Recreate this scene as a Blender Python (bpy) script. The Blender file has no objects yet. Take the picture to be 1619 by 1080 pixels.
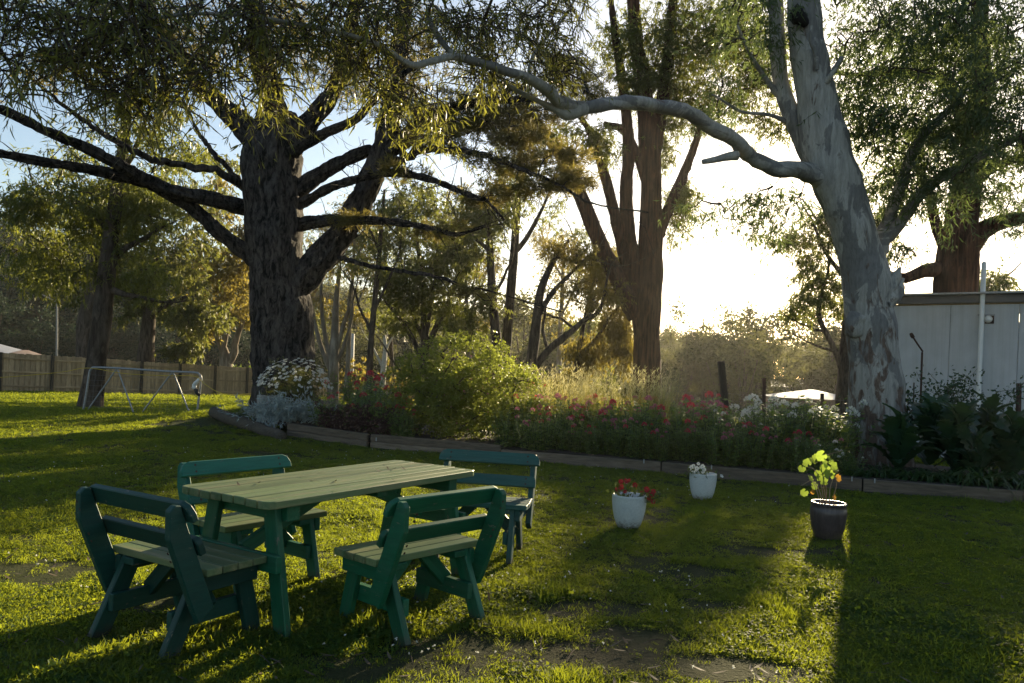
import bpy, bmesh, math, random
import numpy as np
from mathutils import Vector, Matrix

# ------------------------------------------------------------------ camera, world, sun, exposure
SC = bpy.context.scene
COL = SC.collection
F, H, ROLL, PY0 = 1196.0, 1.477, 0.042, 44.8
cam = bpy.data.cameras.new('camera')
cam.sensor_width = 36.0
cam.lens = 36.0 * F / 1619.0
cam.shift_y = 44.76 / 1619.0
cam.shift_x = 1.9 / 1619.0
cam.clip_start, cam.clip_end = 0.05, 4000.0
camo = bpy.data.objects.new('camera', cam)
COL.objects.link(camo)
camo.matrix_world = Matrix.Translation((0, 0, H)) @ Matrix.Rotation(math.pi / 2, 4, 'X') @ Matrix.Rotation(ROLL, 4, 'Z')
SC.camera = camo

SUN_AZ, SUN_EL = math.radians(23.6), math.radians(15.2)      # azimuth measured from +Y towards +X
world = bpy.data.worlds.new('World')
SC.world = world
world.use_nodes = True
wn = world.node_tree
bgn = wn.nodes['Background']
sky = wn.nodes.new('ShaderNodeTexSky')
sky.sky_type = 'NISHITA'
sky.sun_disc = False
sky.sun_elevation = SUN_EL
sky.sun_rotation = SUN_AZ
sky.air_density, sky.dust_density, sky.ozone_density = 1.0, 0.7, 1.0
wn.links.new(sky.outputs[0], bgn.inputs[0])
bgn.inputs[1].default_value = 0.062
sl = bpy.data.lights.new('sun', 'SUN')
sl.energy = 5.0
sl.angle = math.radians(0.5)
sl.color = (1.0, 0.82, 0.52)
so = bpy.data.objects.new('sun', sl)
COL.objects.link(so)
sd = Vector((math.sin(SUN_AZ) * math.cos(SUN_EL), math.cos(SUN_AZ) * math.cos(SUN_EL), math.sin(SUN_EL)))
so.rotation_euler = sd.to_track_quat('Z', 'Y').to_euler()
SC.view_settings.view_transform = 'Standard'
SC.view_settings.look = 'None'
SC.view_settings.gamma = 1.0
SC.view_settings.use_curve_mapping = False
SC.view_settings.exposure = 1.55
SC.cycles.use_denoising = True
SC.cycles.max_bounces = 8
SC.cycles.diffuse_bounces = 3
SC.cycles.glossy_bounces = 2
SC.cycles.transmission_bounces = 4
SC.cycles.volume_bounces = 0
SC.cycles.transparent_max_bounces = 8

rng = np.random.default_rng(7)
random.seed(7)
TAU = 2 * math.pi
DOWN = np.array([0, 0, -1.0])

# ------------------------------------------------------------------ helpers
def at(px, py, Y):
    """point of the place seen at photo pixel px,py at distance Y"""
    c, s = math.cos(ROLL), math.sin(ROLL)
    u, v = px - 809.5, py - 540.0
    a, b = c * u + s * v, -s * u + c * v
    return np.array([a * Y / F, Y, H - (b - PY0) * Y / F])

def sstep(a, b, x):
    t = np.clip((x - a) / (b - a), 0, 1)
    return t * t * (3 - 2 * t)

def hash3(i, j, k, seed=0):
    n = (i * 374761393 + j * 668265263 + k * 2147483647 + seed * 974711) & 0xffffffff
    n = ((n ^ (n >> 13)) * 1274126177) & 0xffffffff
    n = (n ^ (n >> 16)) & 0xffffff
    return n / float(0xffffff)

def vnoise(P, seed=0):
    P = np.asarray(P, float)
    I = np.floor(P).astype(np.int64)
    t = P - I
    t = t * t * (3 - 2 * t)
    out = 0
    for a in (0, 1):
        for b in (0, 1):
            for c in (0, 1):
                w = (t[..., 0] if a else 1 - t[..., 0]) * (t[..., 1] if b else 1 - t[..., 1]) * (t[..., 2] if c else 1 - t[..., 2])
                out = out + w * hash3(I[..., 0] + a, I[..., 1] + b, I[..., 2] + c, seed)
    return out

def nz2(x, y, s, seed=0):
    return vnoise(np.stack([np.asarray(x) / s, np.asarray(y) / s, np.zeros_like(x) + 0.5], -1), seed)

def unit(a):
    return a / np.maximum(np.linalg.norm(a, axis=-1, keepdims=True), 1e-9)

def rdir(n):
    return unit(rng.normal(size=(n, 3)))

class MB:
    """collects vertex and face arrays and links them as one mesh object"""
    def __init__(s):
        s.v, s.f, s.r, s.n = [], [], [], 0
    def add(s, V, *faces, rnd=None):
        V = np.asarray(V, float).reshape(-1, 3)
        for f in faces:
            f = np.asarray(f, np.int64)
            if f.size:
                s.f.append(f + s.n)
        s.v.append(V)
        s.r.append(np.full(len(V), 0.5) if rnd is None else np.asarray(rnd, float))
        s.n += len(V)
    def mesh(s, name, mat, smooth=False):
        me = bpy.data.meshes.new(name)
        V = np.concatenate(s.v)
        me.vertices.add(len(V))
        me.vertices.foreach_set('co', V.astype(np.float32).ravel())
        li, ls, lt, o = [], [], [], 0
        for f in s.f:
            k = f.shape[1]
            li.append(f.ravel())
            ls.append(o + np.arange(len(f)) * k)
            lt.append(np.full(len(f), k))
            o += f.size
        li, ls, lt = np.concatenate(li), np.concatenate(ls), np.concatenate(lt)
        me.loops.add(len(li))
        me.loops.foreach_set('vertex_index', li.astype(np.int32))
        me.polygons.add(len(ls))
        me.polygons.foreach_set('loop_start', ls.astype(np.int32))
        me.polygons.foreach_set('loop_total', lt.astype(np.int32))
        if smooth:
            me.polygons.foreach_set('use_smooth', np.ones(len(ls), bool))
        at_ = me.attributes.new('rnd', 'FLOAT', 'POINT')
        at_.data.foreach_set('value', np.concatenate(s.r).astype(np.float32))
        me.materials.append(mat)
        me.update(calc_edges=True)
        return me
    def build(s, name, mat, parent=None, kind=None, smooth=False):
        return link(name, s.mesh(name, mat, smooth), parent, kind)

def link(name, me, parent=None, kind=None, M=None):
    o = bpy.data.objects.new(name, me)
    COL.objects.link(o)
    if parent is not None:
        o.parent = parent
    if M is not None:
        o.matrix_basis = M
    if kind:
        o['kind'] = kind
    return o

def tag(o, label, cat, group=None):
    o['label'] = label
    o['category'] = cat
    if group:
        o['group'] = group
    return o

def thing(name, label, cat, loc=(0, 0, 0), rz=0.0, group=None):
    o = bpy.data.objects.new(name, None)
    o.empty_display_size = 0.2
    COL.objects.link(o)
    o.location = tuple(float(a) for a in loc)
    o.rotation_euler = (0, 0, rz)
    return tag(o, label, cat, group)

def dup(root, loc, rz, label=None, group=None, scale=None, tilt=None):
    r = root.copy()
    COL.objects.link(r)
    r.location = tuple(float(a) for a in loc)
    r.rotation_euler = (tilt[0], tilt[1], rz) if tilt else (0, 0, rz)
    if scale:
        r.scale = (scale,) * 3
    if label:
        r['label'] = label
    if group:
        r['group'] = group
    for ch in root.children:
        c = ch.copy(); COL.objects.link(c); c.parent = r
        for g in ch.children:
            d = g.copy(); COL.objects.link(d); d.parent = c
    return r

def catmull(P, n):
    P = np.asarray(P, float)
    if len(P) == 2:
        t = np.linspace(0, 1, n)[:, None]
        return P[0] * (1 - t) + P[1] * t
    Q = np.vstack([2 * P[0] - P[1], P, 2 * P[-1] - P[-2]])
    T = np.linspace(0, len(P) - 1 - 1e-6, n)
    i = T.astype(int)
    t = (T - i)[:, None]
    a, b, c, d = Q[i], Q[i + 1], Q[i + 2], Q[i + 3]
    return 0.5 * (2 * b + (c - a) * t + (2 * a - 5 * b + 4 * c - d) * t ** 2 + (3 * b - a - 3 * c + d) * t ** 3)

def tube(mb, P, R, nseg=8, rough=0.0, rscale=1.0, seed=0, cap=True, furrow=0.0, frep=9):
    """swept tube through P with radii R; rough adds knobbly relief, furrow adds lengthwise ridges"""
    P = np.asarray(P, float)
    R = np.asarray(R, float)
    n = len(P)
    T = unit(np.gradient(P, axis=0))
    ref = np.array([0.0, 1.0, 0.0]) if abs(T[0][1]) < 0.9 else np.array([1.0, 0, 0])
    U = np.zeros_like(P)
    u = unit(np.cross(T[0], ref))
    for i in range(n):
        u = unit(u - T[i] * np.dot(u, T[i]))
        U[i] = u
    W = np.cross(T, U)
    an = np.arange(nseg) / nseg * TAU
    dirs = U[:, None] * np.cos(an)[None, :, None] + W[:, None] * np.sin(an)[None, :, None]
    rr = np.repeat(R[:, None], nseg, 1)
    if rough or furrow:
        base = P[:, None] + dirs * rr[..., None]
        if rough:
            rr = rr * (1 + rough * (vnoise(base / rscale, seed) - 0.5) * 2)
        if furrow:
            ln = np.concatenate([[0], np.cumsum(np.linalg.norm(np.diff(P, axis=0), axis=1))])
            q = np.stack([np.cos(an)[None] * frep / 2 + 0 * rr, np.sin(an)[None] * frep / 2 + 0 * rr, ln[:, None] * 1.6 + 0 * rr], -1)
            rid = np.abs(vnoise(q, seed + 3) - 0.5) * 2
            q2 = q * np.array([2.3, 2.3, 3.5])
            rid = 0.65 * rid + 0.35 * np.abs(vnoise(q2, seed + 5) - 0.5) * 2
            rr = rr + furrow * (np.minimum(rid * 2.2, 1) - 0.6)
    V = (P[:, None] + dirs * rr[..., None]).reshape(-1, 3)
    i = np.arange(n - 1)[:, None]
    j = np.arange(nseg)[None]
    a = i * nseg + j
    b = i * nseg + (j + 1) % nseg
    quads = np.stack([a, b, b + nseg, a + nseg], -1).reshape(-1, 4)
    fs = [quads]
    if cap:
        V = np.vstack([V, P[-1] + T[-1] * R[-1] * 0.3])
        k = n * nseg
        j = np.arange(nseg)
        fs.append(np.stack([(n - 1) * nseg + j, (n - 1) * nseg + (j + 1) % nseg, np.full(nseg, k)], -1))
    mb.add(V, *fs)

def leaves(mb, P, D, L, W, curl=0.0, kind='rhomb', side=None, rnd=None):
    """N leaf blades at P along D, length L, width W"""
    n = len(P)
    if n == 0:
        return
    L = np.broadcast_to(np.asarray(L, float), (n,))[:, None]
    W = np.broadcast_to(np.asarray(W, float), (n,))[:, None]
    D = unit(D)
    S = unit(np.cross(D, rdir(n) if side is None else side))
    N = np.cross(D, S)
    r = rng.random(n) if rnd is None else rnd
    if kind == 'rhomb':
        V = np.stack([P, P + D * L * .42 + S * W / 2 + N * W * .15, P + D * L - N * L * curl, P + D * L * .42 - S * W / 2 + N * W * .15], 1)
        mb.add(V.reshape(-1, 3), np.arange(n * 4).reshape(n, 4), rnd=np.repeat(r, 4))
    elif kind == 'long':
        V = np.stack([P, P + D * L * .3 + S * W / 2, P + D * L * .3 - S * W / 2,
                      P + D * L * .66 + S * W * .42 - N * L * curl * .4, P + D * L * .66 - S * W * .42 - N * L * curl * .4,
                      P + D * L - N * L * curl], 1)
        k = np.arange(n)[:, None] * 6
        mb.add(V.reshape(-1, 3), k + np.array([[0, 1, 2]]), k + np.array([[3, 5, 4]]), k + np.array([[1, 3, 4, 2]]), rnd=np.repeat(r, 6))

# ------------------------------------------------------------------ materials
def newmat(name):
    m = bpy.data.materials.new(name)
    m.use_nodes = True
    return m, m.node_tree, m.node_tree.nodes['Principled BSDF']

def N(nt, t, **kw):
    n = nt.nodes.new('ShaderNode' + t)
    for k, v in kw.items():
        setattr(n, k, v)
    return n

def ramp(nt, fac, stops):
    r = N(nt, 'ValToRGB')
    e = r.color_ramp.elements
    while len(e) < len(stops):
        e.new(0.5)
    for q, (p, c) in zip(e, stops):
        q.position = p
        q.color = (*c, 1) if len(c) == 3 else c
    nt.links.new(fac, r.inputs[0])
    return r.outputs[0]

def coords(nt, scale=(1, 1, 1), kind='Object', rot=(0, 0, 0)):
    tc = N(nt, 'TexCoord')
    mp = N(nt, 'Mapping')
    mp.inputs['Scale'].default_value = scale
    mp.inputs['Rotation'].default_value = rot
    nt.links.new(tc.outputs[kind], mp.inputs[0])
    return mp.outputs[0]

def noise(nt, vec, scale, detail=5, rough=0.6, dist=0.0):
    n = N(nt, 'TexNoise')
    n.inputs['Scale'].default_value = scale
    n.inputs['Detail'].default_value = detail
    n.inputs['Roughness'].default_value = rough
    n.inputs['Distortion'].default_value = dist
    nt.links.new(vec, n.inputs['Vector'])
    return n.outputs['Fac']

def mix(nt, fac, a, b, mode='MIX'):
    m = N(nt, 'Mix', data_type='RGBA', blend_type=mode)
    for sck, v in ((m.inputs[0], fac), (m.inputs[6], a), (m.inputs[7], b)):
        if isinstance(v, (int, float)):
            sck.default_value = v
        elif isinstance(v, tuple):
            sck.default_value = (*v, 1)
        else:
            nt.links.new(v, sck)
    return m.outputs[2]

def bump(nt, b, h, strength=0.5, dist=0.02):
    n = N(nt, 'Bump')
    n.inputs['Strength'].default_value = strength
    n.inputs['Distance'].default_value = dist
    nt.links.new(h, n.inputs['Height'])
    nt.links.new(n.outputs[0], b.inputs['Normal'])

def leafmat(name, c1, c2, tr=None, k=0.45, rough=0.5, spec=0.35):
    m, nt, b = newmat(name)
    a = N(nt, 'Attribute', attribute_name='rnd')
    oi = N(nt, 'ObjectInfo')
    ad = N(nt, 'Math', operation='ADD')
    nt.links.new(a.outputs['Fac'], ad.inputs[0])
    sc = N(nt, 'Math', operation='MULTIPLY_ADD')
    nt.links.new(oi.outputs['Random'], sc.inputs[0])
    sc.inputs[1].default_value, sc.inputs[2].default_value = 0.3, -0.15
    nt.links.new(sc.outputs[0], ad.inputs[1])
    col = mix(nt, ad.outputs[0], c1, c2)
    nt.links.new(col, b.inputs['Base Color'])
    b.inputs['Roughness'].default_value = rough
    b.inputs['Specular IOR Level'].default_value = spec
    t = N(nt, 'BsdfTranslucent')
    tr = tr or tuple(min(1, x * 1.6) for x in c2)
    nt.links.new(mix(nt, ad.outputs[0], tuple(x * .75 for x in tr), tr), t.inputs['Color'])
    ms = N(nt, 'MixShader')
    ms.inputs[0].default_value = k
    nt.links.new(b.outputs[0], ms.inputs[1])
    nt.links.new(t.outputs[0], ms.inputs[2])
    nt.links.new(ms.outputs[0], nt.nodes['Material Output'].inputs['Surface'])
    return m

def barkmat(name, c1, c2, c3, zs=0.25, scale=9, bstr=0.8, bdist=0.03):
    m, nt, b = newmat(name)
    v = coords(nt, (1, 1, zs))
    n1 = noise(nt, v, scale, 8, .7, .6)
    n2 = noise(nt, coords(nt, (1, 1, .6)), scale * .25, 4, .6)
    col = mix(nt, ramp(nt, n2, [(.35, (0, 0, 0)), (.65, (1, 1, 1))]), ramp(nt, n1, [(.40, c1), (.60, c2)]), ramp(nt, n1, [(.40, c1), (.62, c3)]))
    nt.links.new(col, b.inputs['Base Color'])
    b.inputs['Roughness'].default_value = .9
    b.inputs['Specular IOR Level'].default_value = .15
    bump(nt, b, n1, bstr, bdist)
    return m

def plain(name, c, rough=.6, metal=0.0, var=.25, scale=12, bstr=0.0):
    m, nt, b = newmat(name)
    n1 = noise(nt, coords(nt), scale, 5)
    lo = tuple(x * (1 - var) for x in c)
    hi = tuple(min(1, x * (1 + var)) for x in c)
    nt.links.new(ramp(nt, n1, [(.3, lo), (.7, hi)]), b.inputs['Base Color'])
    b.inputs['Roughness'].default_value = rough
    b.inputs['Metallic'].default_value = metal
    if bstr:
        bump(nt, b, n1, bstr, .005)
    return m

def woodmat(name, c1, c2, stain, rough=.75, spec=.3, grain=40, stain_amt=.5, along=(1.2, 14, 14), bstr=.35):
    """timber whose grain runs along the board's own X axis"""
    m, nt, b = newmat(name)
    v = coords(nt, along)
    oi = N(nt, 'ObjectInfo')
    va = N(nt, 'VectorMath', operation='ADD')
    nt.links.new(v, va.inputs[0])
    sc = N(nt, 'VectorMath', operation='SCALE')
    cx = N(nt, 'CombineXYZ')
    for i in range(3):
        nt.links.new(oi.outputs['Random'], cx.inputs[i])
    nt.links.new(cx.outputs[0], sc.inputs[0])
    sc.inputs['Scale'].default_value = 37.0
    nt.links.new(sc.outputs[0], va.inputs[1])
    g = noise(nt, va.outputs[0], grain / 10, 7, .65, .3)
    s = noise(nt, va.outputs[0], .9, 4, .6)
    base = ramp(nt, g, [(.3, c1), (.7, c2)])
    hv = N(nt, 'HueSaturation')
    mr = N(nt, 'MapRange')
    nt.links.new(oi.outputs['Random'], mr.inputs[0])
    mr.inputs[3].default_value, mr.inputs[4].default_value = .75, 1.25
    nt.links.new(mr.outputs[0], hv.inputs['Value'])
    nt.links.new(base, hv.inputs['Color'])
    col = mix(nt, ramp(nt, s, [(.5, (0, 0, 0)), (.75, (stain_amt,) * 3)]), hv.outputs[0], stain)
    if 'paint' in name:
        ch = noise(nt, coords(nt, (9, 22, 22)), 2.2, 6, .7)
        ad = N(nt, 'VectorMath', operation='ADD')
        nt.links.new(coords(nt, (9, 22, 22)), ad.inputs[0]); nt.links.new(sc.outputs[0], ad.inputs[1])
        ch = noise(nt, ad.outputs[0], 1.6, 6, .72)
        col = mix(nt, ramp(nt, ch, [(.635, (0, 0, 0)), (.66, (.8, .8, .8))]), col, (.17, .15, .11))
        ge = N(nt, 'NewGeometry'); sz = N(nt, 'SeparateXYZ'); nt.links.new(ge.outputs['Position'], sz.inputs[0])
        mz = N(nt, 'MapRange'); nt.links.new(sz.outputs['Z'], mz.inputs[0])
        mz.inputs[1].default_value, mz.inputs[2].default_value, mz.inputs[3].default_value, mz.inputs[4].default_value = 0, .14, .5, -.15
        a2 = N(nt, 'Math', operation='ADD'); nt.links.new(mz.outputs[0], a2.inputs[0]); nt.links.new(ch, a2.inputs[1])
        col = mix(nt, ramp(nt, a2.outputs[0], [(.62, (0, 0, 0)), (.95, (.8, .8, .8))]), col, (.06, .048, .032))
    nt.links.new(col, b.inputs['Base Color'])
    b.inputs['Roughness'].default_value = rough
    b.inputs['Specular IOR Level'].default_value = spec
    bump(nt, b, g, bstr, .004)
    return m

M = {}
M['paint'] = woodmat('green_paint', (.006, .072, .035), (.012, .115, .057), (.05, .10, .07), rough=.5, stain_amt=.45)
M['paint_shaded'] = woodmat('shaded_green_paint', (.006, .040, .031), (.012, .062, .047), (.04, .06, .05), rough=.5, stain_amt=.4)  # same green with shade put into the colour, for the near-end bench
M['paint_teal'] = woodmat('teal_paint', (.007, .082, .055), (.013, .13, .086), (.05, .12, .09), rough=.5, stain_amt=.4)
M['paint_grey'] = woodmat('faded_green_paint', (.016, .060, .053), (.030, .095, .082), (.09, .10, .085), rough=.6, stain_amt=.6)
M['paint_top'] = woodmat('weathered_sunlit_top_paint', (.075, .125, .055), (.14, .175, .080), (.25, .22, .12), rough=.45, stain_amt=.8)  # worn paint, made paler still with sun glare put into the colour
M['sleeper'] = woodmat('sleeper_timber', (.075, .056, .040), (.19, .15, .11), (.05, .045, .034), rough=.9, stain_amt=.7, along=(1, 9, 9))
M['paling'] = woodmat('paling_timber', (.30, .21, .125), (.50, .385, .245), (.17, .135, .085), rough=.9, stain_amt=.7, along=(1, 8, 8))
M['oldpost'] = woodmat('old_post_timber', (.035, .028, .02), (.10, .085, .065), (.02, .018, .015), rough=.95, stain_amt=.6)
M['pine_bark'] = barkmat('pine_bark', (.005, .0045, .004), (.095, .080, .070), (.075, .070, .068), zs=.35, scale=10, bstr=1.0, bdist=.05)
M['red_bark'] = barkmat('stringy_bark', (.022, .010, .006), (.13, .060, .034), (.10, .055, .036), zs=.07, scale=12, bstr=.9, bdist=.04)
M['mid_bark'] = barkmat('mid_bark', (.035, .026, .019), (.14, .105, .08), (.10, .085, .07), zs=.2, scale=8)
M['pale_bark'] = barkmat('pale_bark', (.13, .11, .085), (.34, .30, .25), (.22, .16, .11), zs=.2, scale=6, bstr=.3)
M['soil'] = plain('soil', (.045, .034, .025), .95, 0, .5, 30, .6)
M['galv'] = plain('galvanised_steel', (.30, .31, .32), .5, .75, .2, 25)
M['rust'] = plain('rusty_steel', (.07, .04, .028), .8, .3, .4, 30)
M['wire'] = plain('wire', (.22, .22, .22), .5, .7, .2, 5)
M['rope'] = plain('yellow_rope', (.55, .40, .05), .8, 0, .2, 60)
M['white_plastic'] = plain('white_plastic', (.72, .72, .70), .4, 0, .05, 5)
M['concrete'] = plain('old_concrete', (.26, .26, .24), .9, 0, .35, 14, .5)

def gum_bark(name, st):
    m, nt, b = newmat(name)
    v = coords(nt, st)
    n1 = noise(nt, v, 2.3, 5, .6, 1.0)
    n2 = noise(nt, v, 5.5, 6, .6, 1.2)
    n3 = noise(nt, coords(nt, (1, 1, .25)), 22, 6, .7)
    pale = ramp(nt, n2, [(.25, (.30, .285, .255)), (.55, (.40, .385, .35)), (.75, (.26, .25, .225))])
    grey = ramp(nt, n3, [(.3, (.12, .115, .11)), (.7, (.23, .22, .205))])
    n4 = noise(nt, coords(nt, (1, 1, .10)), 16, 7, .75)
    pale = mix(nt, ramp(nt, n4, [(.42, (0, 0, 0)), (.62, (.55, .55, .55))]), pale, (.15, .14, .125))
    c = mix(nt, ramp(nt, n1, [(.49, (0, 0, 0)), (.525, (1, 1, 1))]), pale, grey)
    # rougher brown bark near the butt
    g = N(nt, 'NewGeometry')
    sx = N(nt, 'SeparateXYZ')
    nt.links.new(g.outputs['Position'], sx.inputs[0])
    mr = N(nt, 'MapRange')
    nt.links.new(sx.outputs['Z'], mr.inputs[0])
    mr.inputs[1].default_value, mr.inputs[2].default_value = 4.2, .4
    mr.inputs[3].default_value, mr.inputs[4].default_value = 0.0, .24
    ad = N(nt, 'Math', operation='ADD')
    nt.links.new(n2, ad.inputs[0])
    nt.links.new(mr.outputs[0], ad.inputs[1])
    brown = ramp(nt, n3, [(.3, (.06, .04, .03)), (.7, (.20, .14, .105))])
    c = mix(nt, ramp(nt, ad.outputs[0], [(.64, (0, 0, 0)), (.72, (1, 1, 1))]), c, brown)
    nt.links.new(c, b.inputs['Base Color'])
    b.inputs['Roughness'].default_value = .7
    b.inputs['Specular IOR Level'].default_value = .25
    h = N(nt, 'Math', operation='ADD')
    nt.links.new(n1, h.inputs[0]); nt.links.new(n3, h.inputs[1])
    bump(nt, b, h.outputs[0], .45, .03)
    return m
M['gum_bark'] = gum_bark('white_gum_bark', (1, 1, .38))
M['limb_bark'] = gum_bark('white_gum_limb_bark', (.35, .6, 1))

M['gum_leaf'] = leafmat('gum_leaf', (.028, .046, .020), (.070, .086, .028), (.35, .38, .05), .44, .42)
M['gum_near'] = leafmat('gum_leaf_near', (.045, .055, .022), (.080, .095, .026), (.44, .44, .06), .42, .4, .5)
M['blue_leaf'] = leafmat('blue_gum_leaf', (.036, .062, .036), (.080, .112, .060), (.22, .29, .08), .42, .42)
M['pine_leaf'] = leafmat('pine_needle', (.024, .036, .013), (.070, .075, .024), (.34, .28, .06), .45, .55)
M['olive_leaf'] = leafmat('olive_leaf', (.026, .042, .020), (.066, .080, .028), (.31, .33, .06), .42, .5)
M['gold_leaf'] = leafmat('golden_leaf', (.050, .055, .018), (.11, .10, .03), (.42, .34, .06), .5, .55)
M['far_leaf'] = leafmat('far_leaf', (.026, .040, .020), (.070, .082, .030), (.20, .20, .06), .40, .7, .1)
M['far_blue'] = leafmat('far_dark_leaf', (.018, .040, .026), (.040, .066, .036), (.06, .09, .04), .2, .7, .1)
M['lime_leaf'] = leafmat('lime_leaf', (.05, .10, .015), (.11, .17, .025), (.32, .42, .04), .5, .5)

# ------------------------------------------------------------------ terrain
def terrain(x, y):
    x, y = np.asarray(x, float), np.asarray(y, float)
    r = np.hypot(x, y)
    z = -0.030 * np.clip(y - 18, 0, 27)
    z = z + 0.50 * np.exp(-(((x + 4.9) / 2.3) ** 2 + ((y - 17.4) / 2.4) ** 2))
    z = z - 3.6 * sstep(46, 78, y)
    z = z + (nz2(x, y, 3.1, 1) - .5) * .10 * sstep(2, 9, y) + (nz2(x, y, .7, 2) - .5) * .035
    az = np.degrees(np.arctan2(x, np.maximum(y, 1e-3)))
    az = np.where(y < 0, 180.0, az)
    hh = np.interp(az, [-80, -40, -34, -22, -10, 0, 8, 14, 25, 40, 80], [19, 19, 18, 14, 11, 7.5, 5.5, 4.6, 4.4, 6, 6])
    z = z + hh * sstep(88, 150, r) * (y > 0) + hh * .5 * sstep(160, 420, r) * (y > 0)
    z = z + (nz2(x, y, 26, 4) - .5) * 2.0 * sstep(85, 130, r)
    return z

def ground_hit(px, py, dz=0.0, y0=3, y1=80):
    a, b = y0, y1
    for _ in range(50):
        m_ = (a + b) / 2
        p = at(px, py, m_)
        if p[2] > float(terrain(p[0], p[1])) + dz:
            a = m_
        else:
            b = m_
    p = at(px, py, a)
    return p

def polar_sheet(name, r0, r1, nr, na, mat):
    rr = np.exp(np.linspace(math.log(r0), math.log(r1), nr))
    aa = np.linspace(0, TAU, na, endpoint=False)
    # finer towards the view
    aa = aa - 0.62 * np.sin(aa) * 1.0
    X = rr[:, None] * np.sin(aa)[None]
    Y = rr[:, None] * np.cos(aa)[None]
    Z = terrain(X, Y)
    V = np.stack([X, Y, Z], -1).reshape(-1, 3)
    i = np.arange(nr - 1)[:, None]; j = np.arange(na)[None]
    a = i * na + j; b = i * na + (j + 1) % na
    mb = MB()
    mb.add(V, np.stack([a, a + na, b + na, b], -1).reshape(-1, 4))
    if r0 < 2:
        c = MB()
        mb.add(np.vstack([V[:na], [[0, 0, float(terrain(0., 0.))]]]), np.stack([np.arange(na), (np.arange(na) + 1) % na, np.full(na, na)], -1))
    return mb.build(name, mat, kind='structure', smooth=True)

def ground_mat():
    m, nt, b = newmat('lawn_ground')
    g = N(nt, 'NewGeometry')
    p = g.outputs['Position']
    n1 = noise(nt, p, .35, 5, .6)
    n2 = noise(nt, p, 6, 6, .7)
    n3 = noise(nt, p, 45, 4, .7)
    soil = ramp(nt, n3, [(.25, (.035, .028, .018)), (.55, (.075, .060, .042)), (.8, (.12, .10, .075))])
    green = ramp(nt, n2, [(.3, (.022, .036, .010)), (.7, (.055, .066, .018))])
    c = mix(nt, ramp(nt, n1, [(.38, (1, 1, 1)), (.60, (.35, .35, .35))]), soil, green)
    sx = N(nt, 'SeparateXYZ')
    nt.links.new(p, sx.inputs[0])
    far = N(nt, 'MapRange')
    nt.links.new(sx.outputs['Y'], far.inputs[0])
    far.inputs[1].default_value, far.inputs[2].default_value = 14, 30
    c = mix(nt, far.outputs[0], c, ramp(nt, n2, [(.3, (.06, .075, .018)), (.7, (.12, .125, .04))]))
    nt.links.new(c, b.inputs['Base Color'])
    b.inputs['Roughness'].default_value = .95
    b.inputs['Specular IOR Level'].default_value = .1
    h = N(nt, 'Math', operation='ADD')
    nt.links.new(n2, h.inputs[0]); nt.links.new(n3, h.inputs[1])
    bump(nt, b, h.outputs[0], .8, .03)
    return m

M['ground'] = ground_mat()
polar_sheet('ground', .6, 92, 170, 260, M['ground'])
polar_sheet('hills', 91.9, 640, 60, 200, plain('hill_soil', (.022, .030, .016), .95, 0, .4, .2))

# gravel track crossing the paddock
mb = MB()
tx = np.linspace(-14, 40, 50)
for k in range(49):
    y0 = 50 + .05 * tx[k]; y1 = 50 + .05 * tx[k + 1]
    q = [(tx[k], y0), (tx[k + 1], y1), (tx[k + 1], y1 + 3), (tx[k], y0 + 3)]
    mb.add([[a, b_, float(terrain(a, b_)) + .05] for a, b_ in q], [[0, 1, 2, 3]])
mb.build('gravel_track', plain('gravel', (.30, .27, .23), .95, 0, .25, 3), kind='structure')

# ------------------------------------------------------------------ boards, prisms
def board_mesh(name, L, w, t, mat, bev=.005):
    bm = bmesh.new()
    bmesh.ops.create_cube(bm, size=1.0)
    bmesh.ops.scale(bm, vec=(L, w, t), verts=bm.verts)
    if bev:
        bmesh.ops.bevel(bm, geom=list(bm.edges), offset=bev, segments=1, affect='EDGES')
    me = bpy.data.meshes.new(name)
    bm.to_mesh(me); bm.free()
    me.materials.append(mat)
    return me

def frame_matrix(p0, p1, n):
    p0, p1, n = Vector(p0), Vector(p1), Vector(n)
    x = (p1 - p0).normalized()
    y = n.cross(x).normalized()
    z = x.cross(y)
    R = Matrix((x, y, z)).transposed().to_4x4()
    return Matrix.Translation((p0 + p1) / 2) @ R

def board(name, parent, p0, p1, w, t, n, mat, bev=.005):
    """timber from p0 to p1, width w, thickness t, thickness axis n"""
    L = (Vector(p1) - Vector(p0)).length
    return link(name, board_mesh(name, L, w, t, mat, bev), parent, None, frame_matrix(p0, p1, n))

def prism(name, parent, poly, t, p, xdir, ydir, mat, bev=.005):
    """outline poly (x,y) extruded by t, placed at p with axes xdir, ydir"""
    bm = bmesh.new()
    vs = [bm.verts.new((a, b, -t / 2)) for a, b in poly]
    f = bm.faces.new(vs)
    r = bmesh.ops.extrude_face_region(bm, geom=[f])
    bmesh.ops.translate(bm, vec=(0, 0, t), verts=[v for v in r['geom'] if isinstance(v, bmesh.types.BMVert)])
    bmesh.ops.recalc_face_normals(bm, faces=bm.faces)
    if bev:
        bmesh.ops.bevel(bm, geom=list(bm.edges), offset=bev, segments=1, affect='EDGES')
    me = bpy.data.meshes.new(name)
    bm.to_mesh(me); bm.free()
    me.materials.append(mat)
    x, y = Vector(xdir).normalized(), Vector(ydir).normalized()
    z = x.cross(y)
    R = Matrix((x, y, z)).transposed().to_4x4()
    return link(name, me, parent, None, Matrix.Translation(Vector(p)) @ R)

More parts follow.
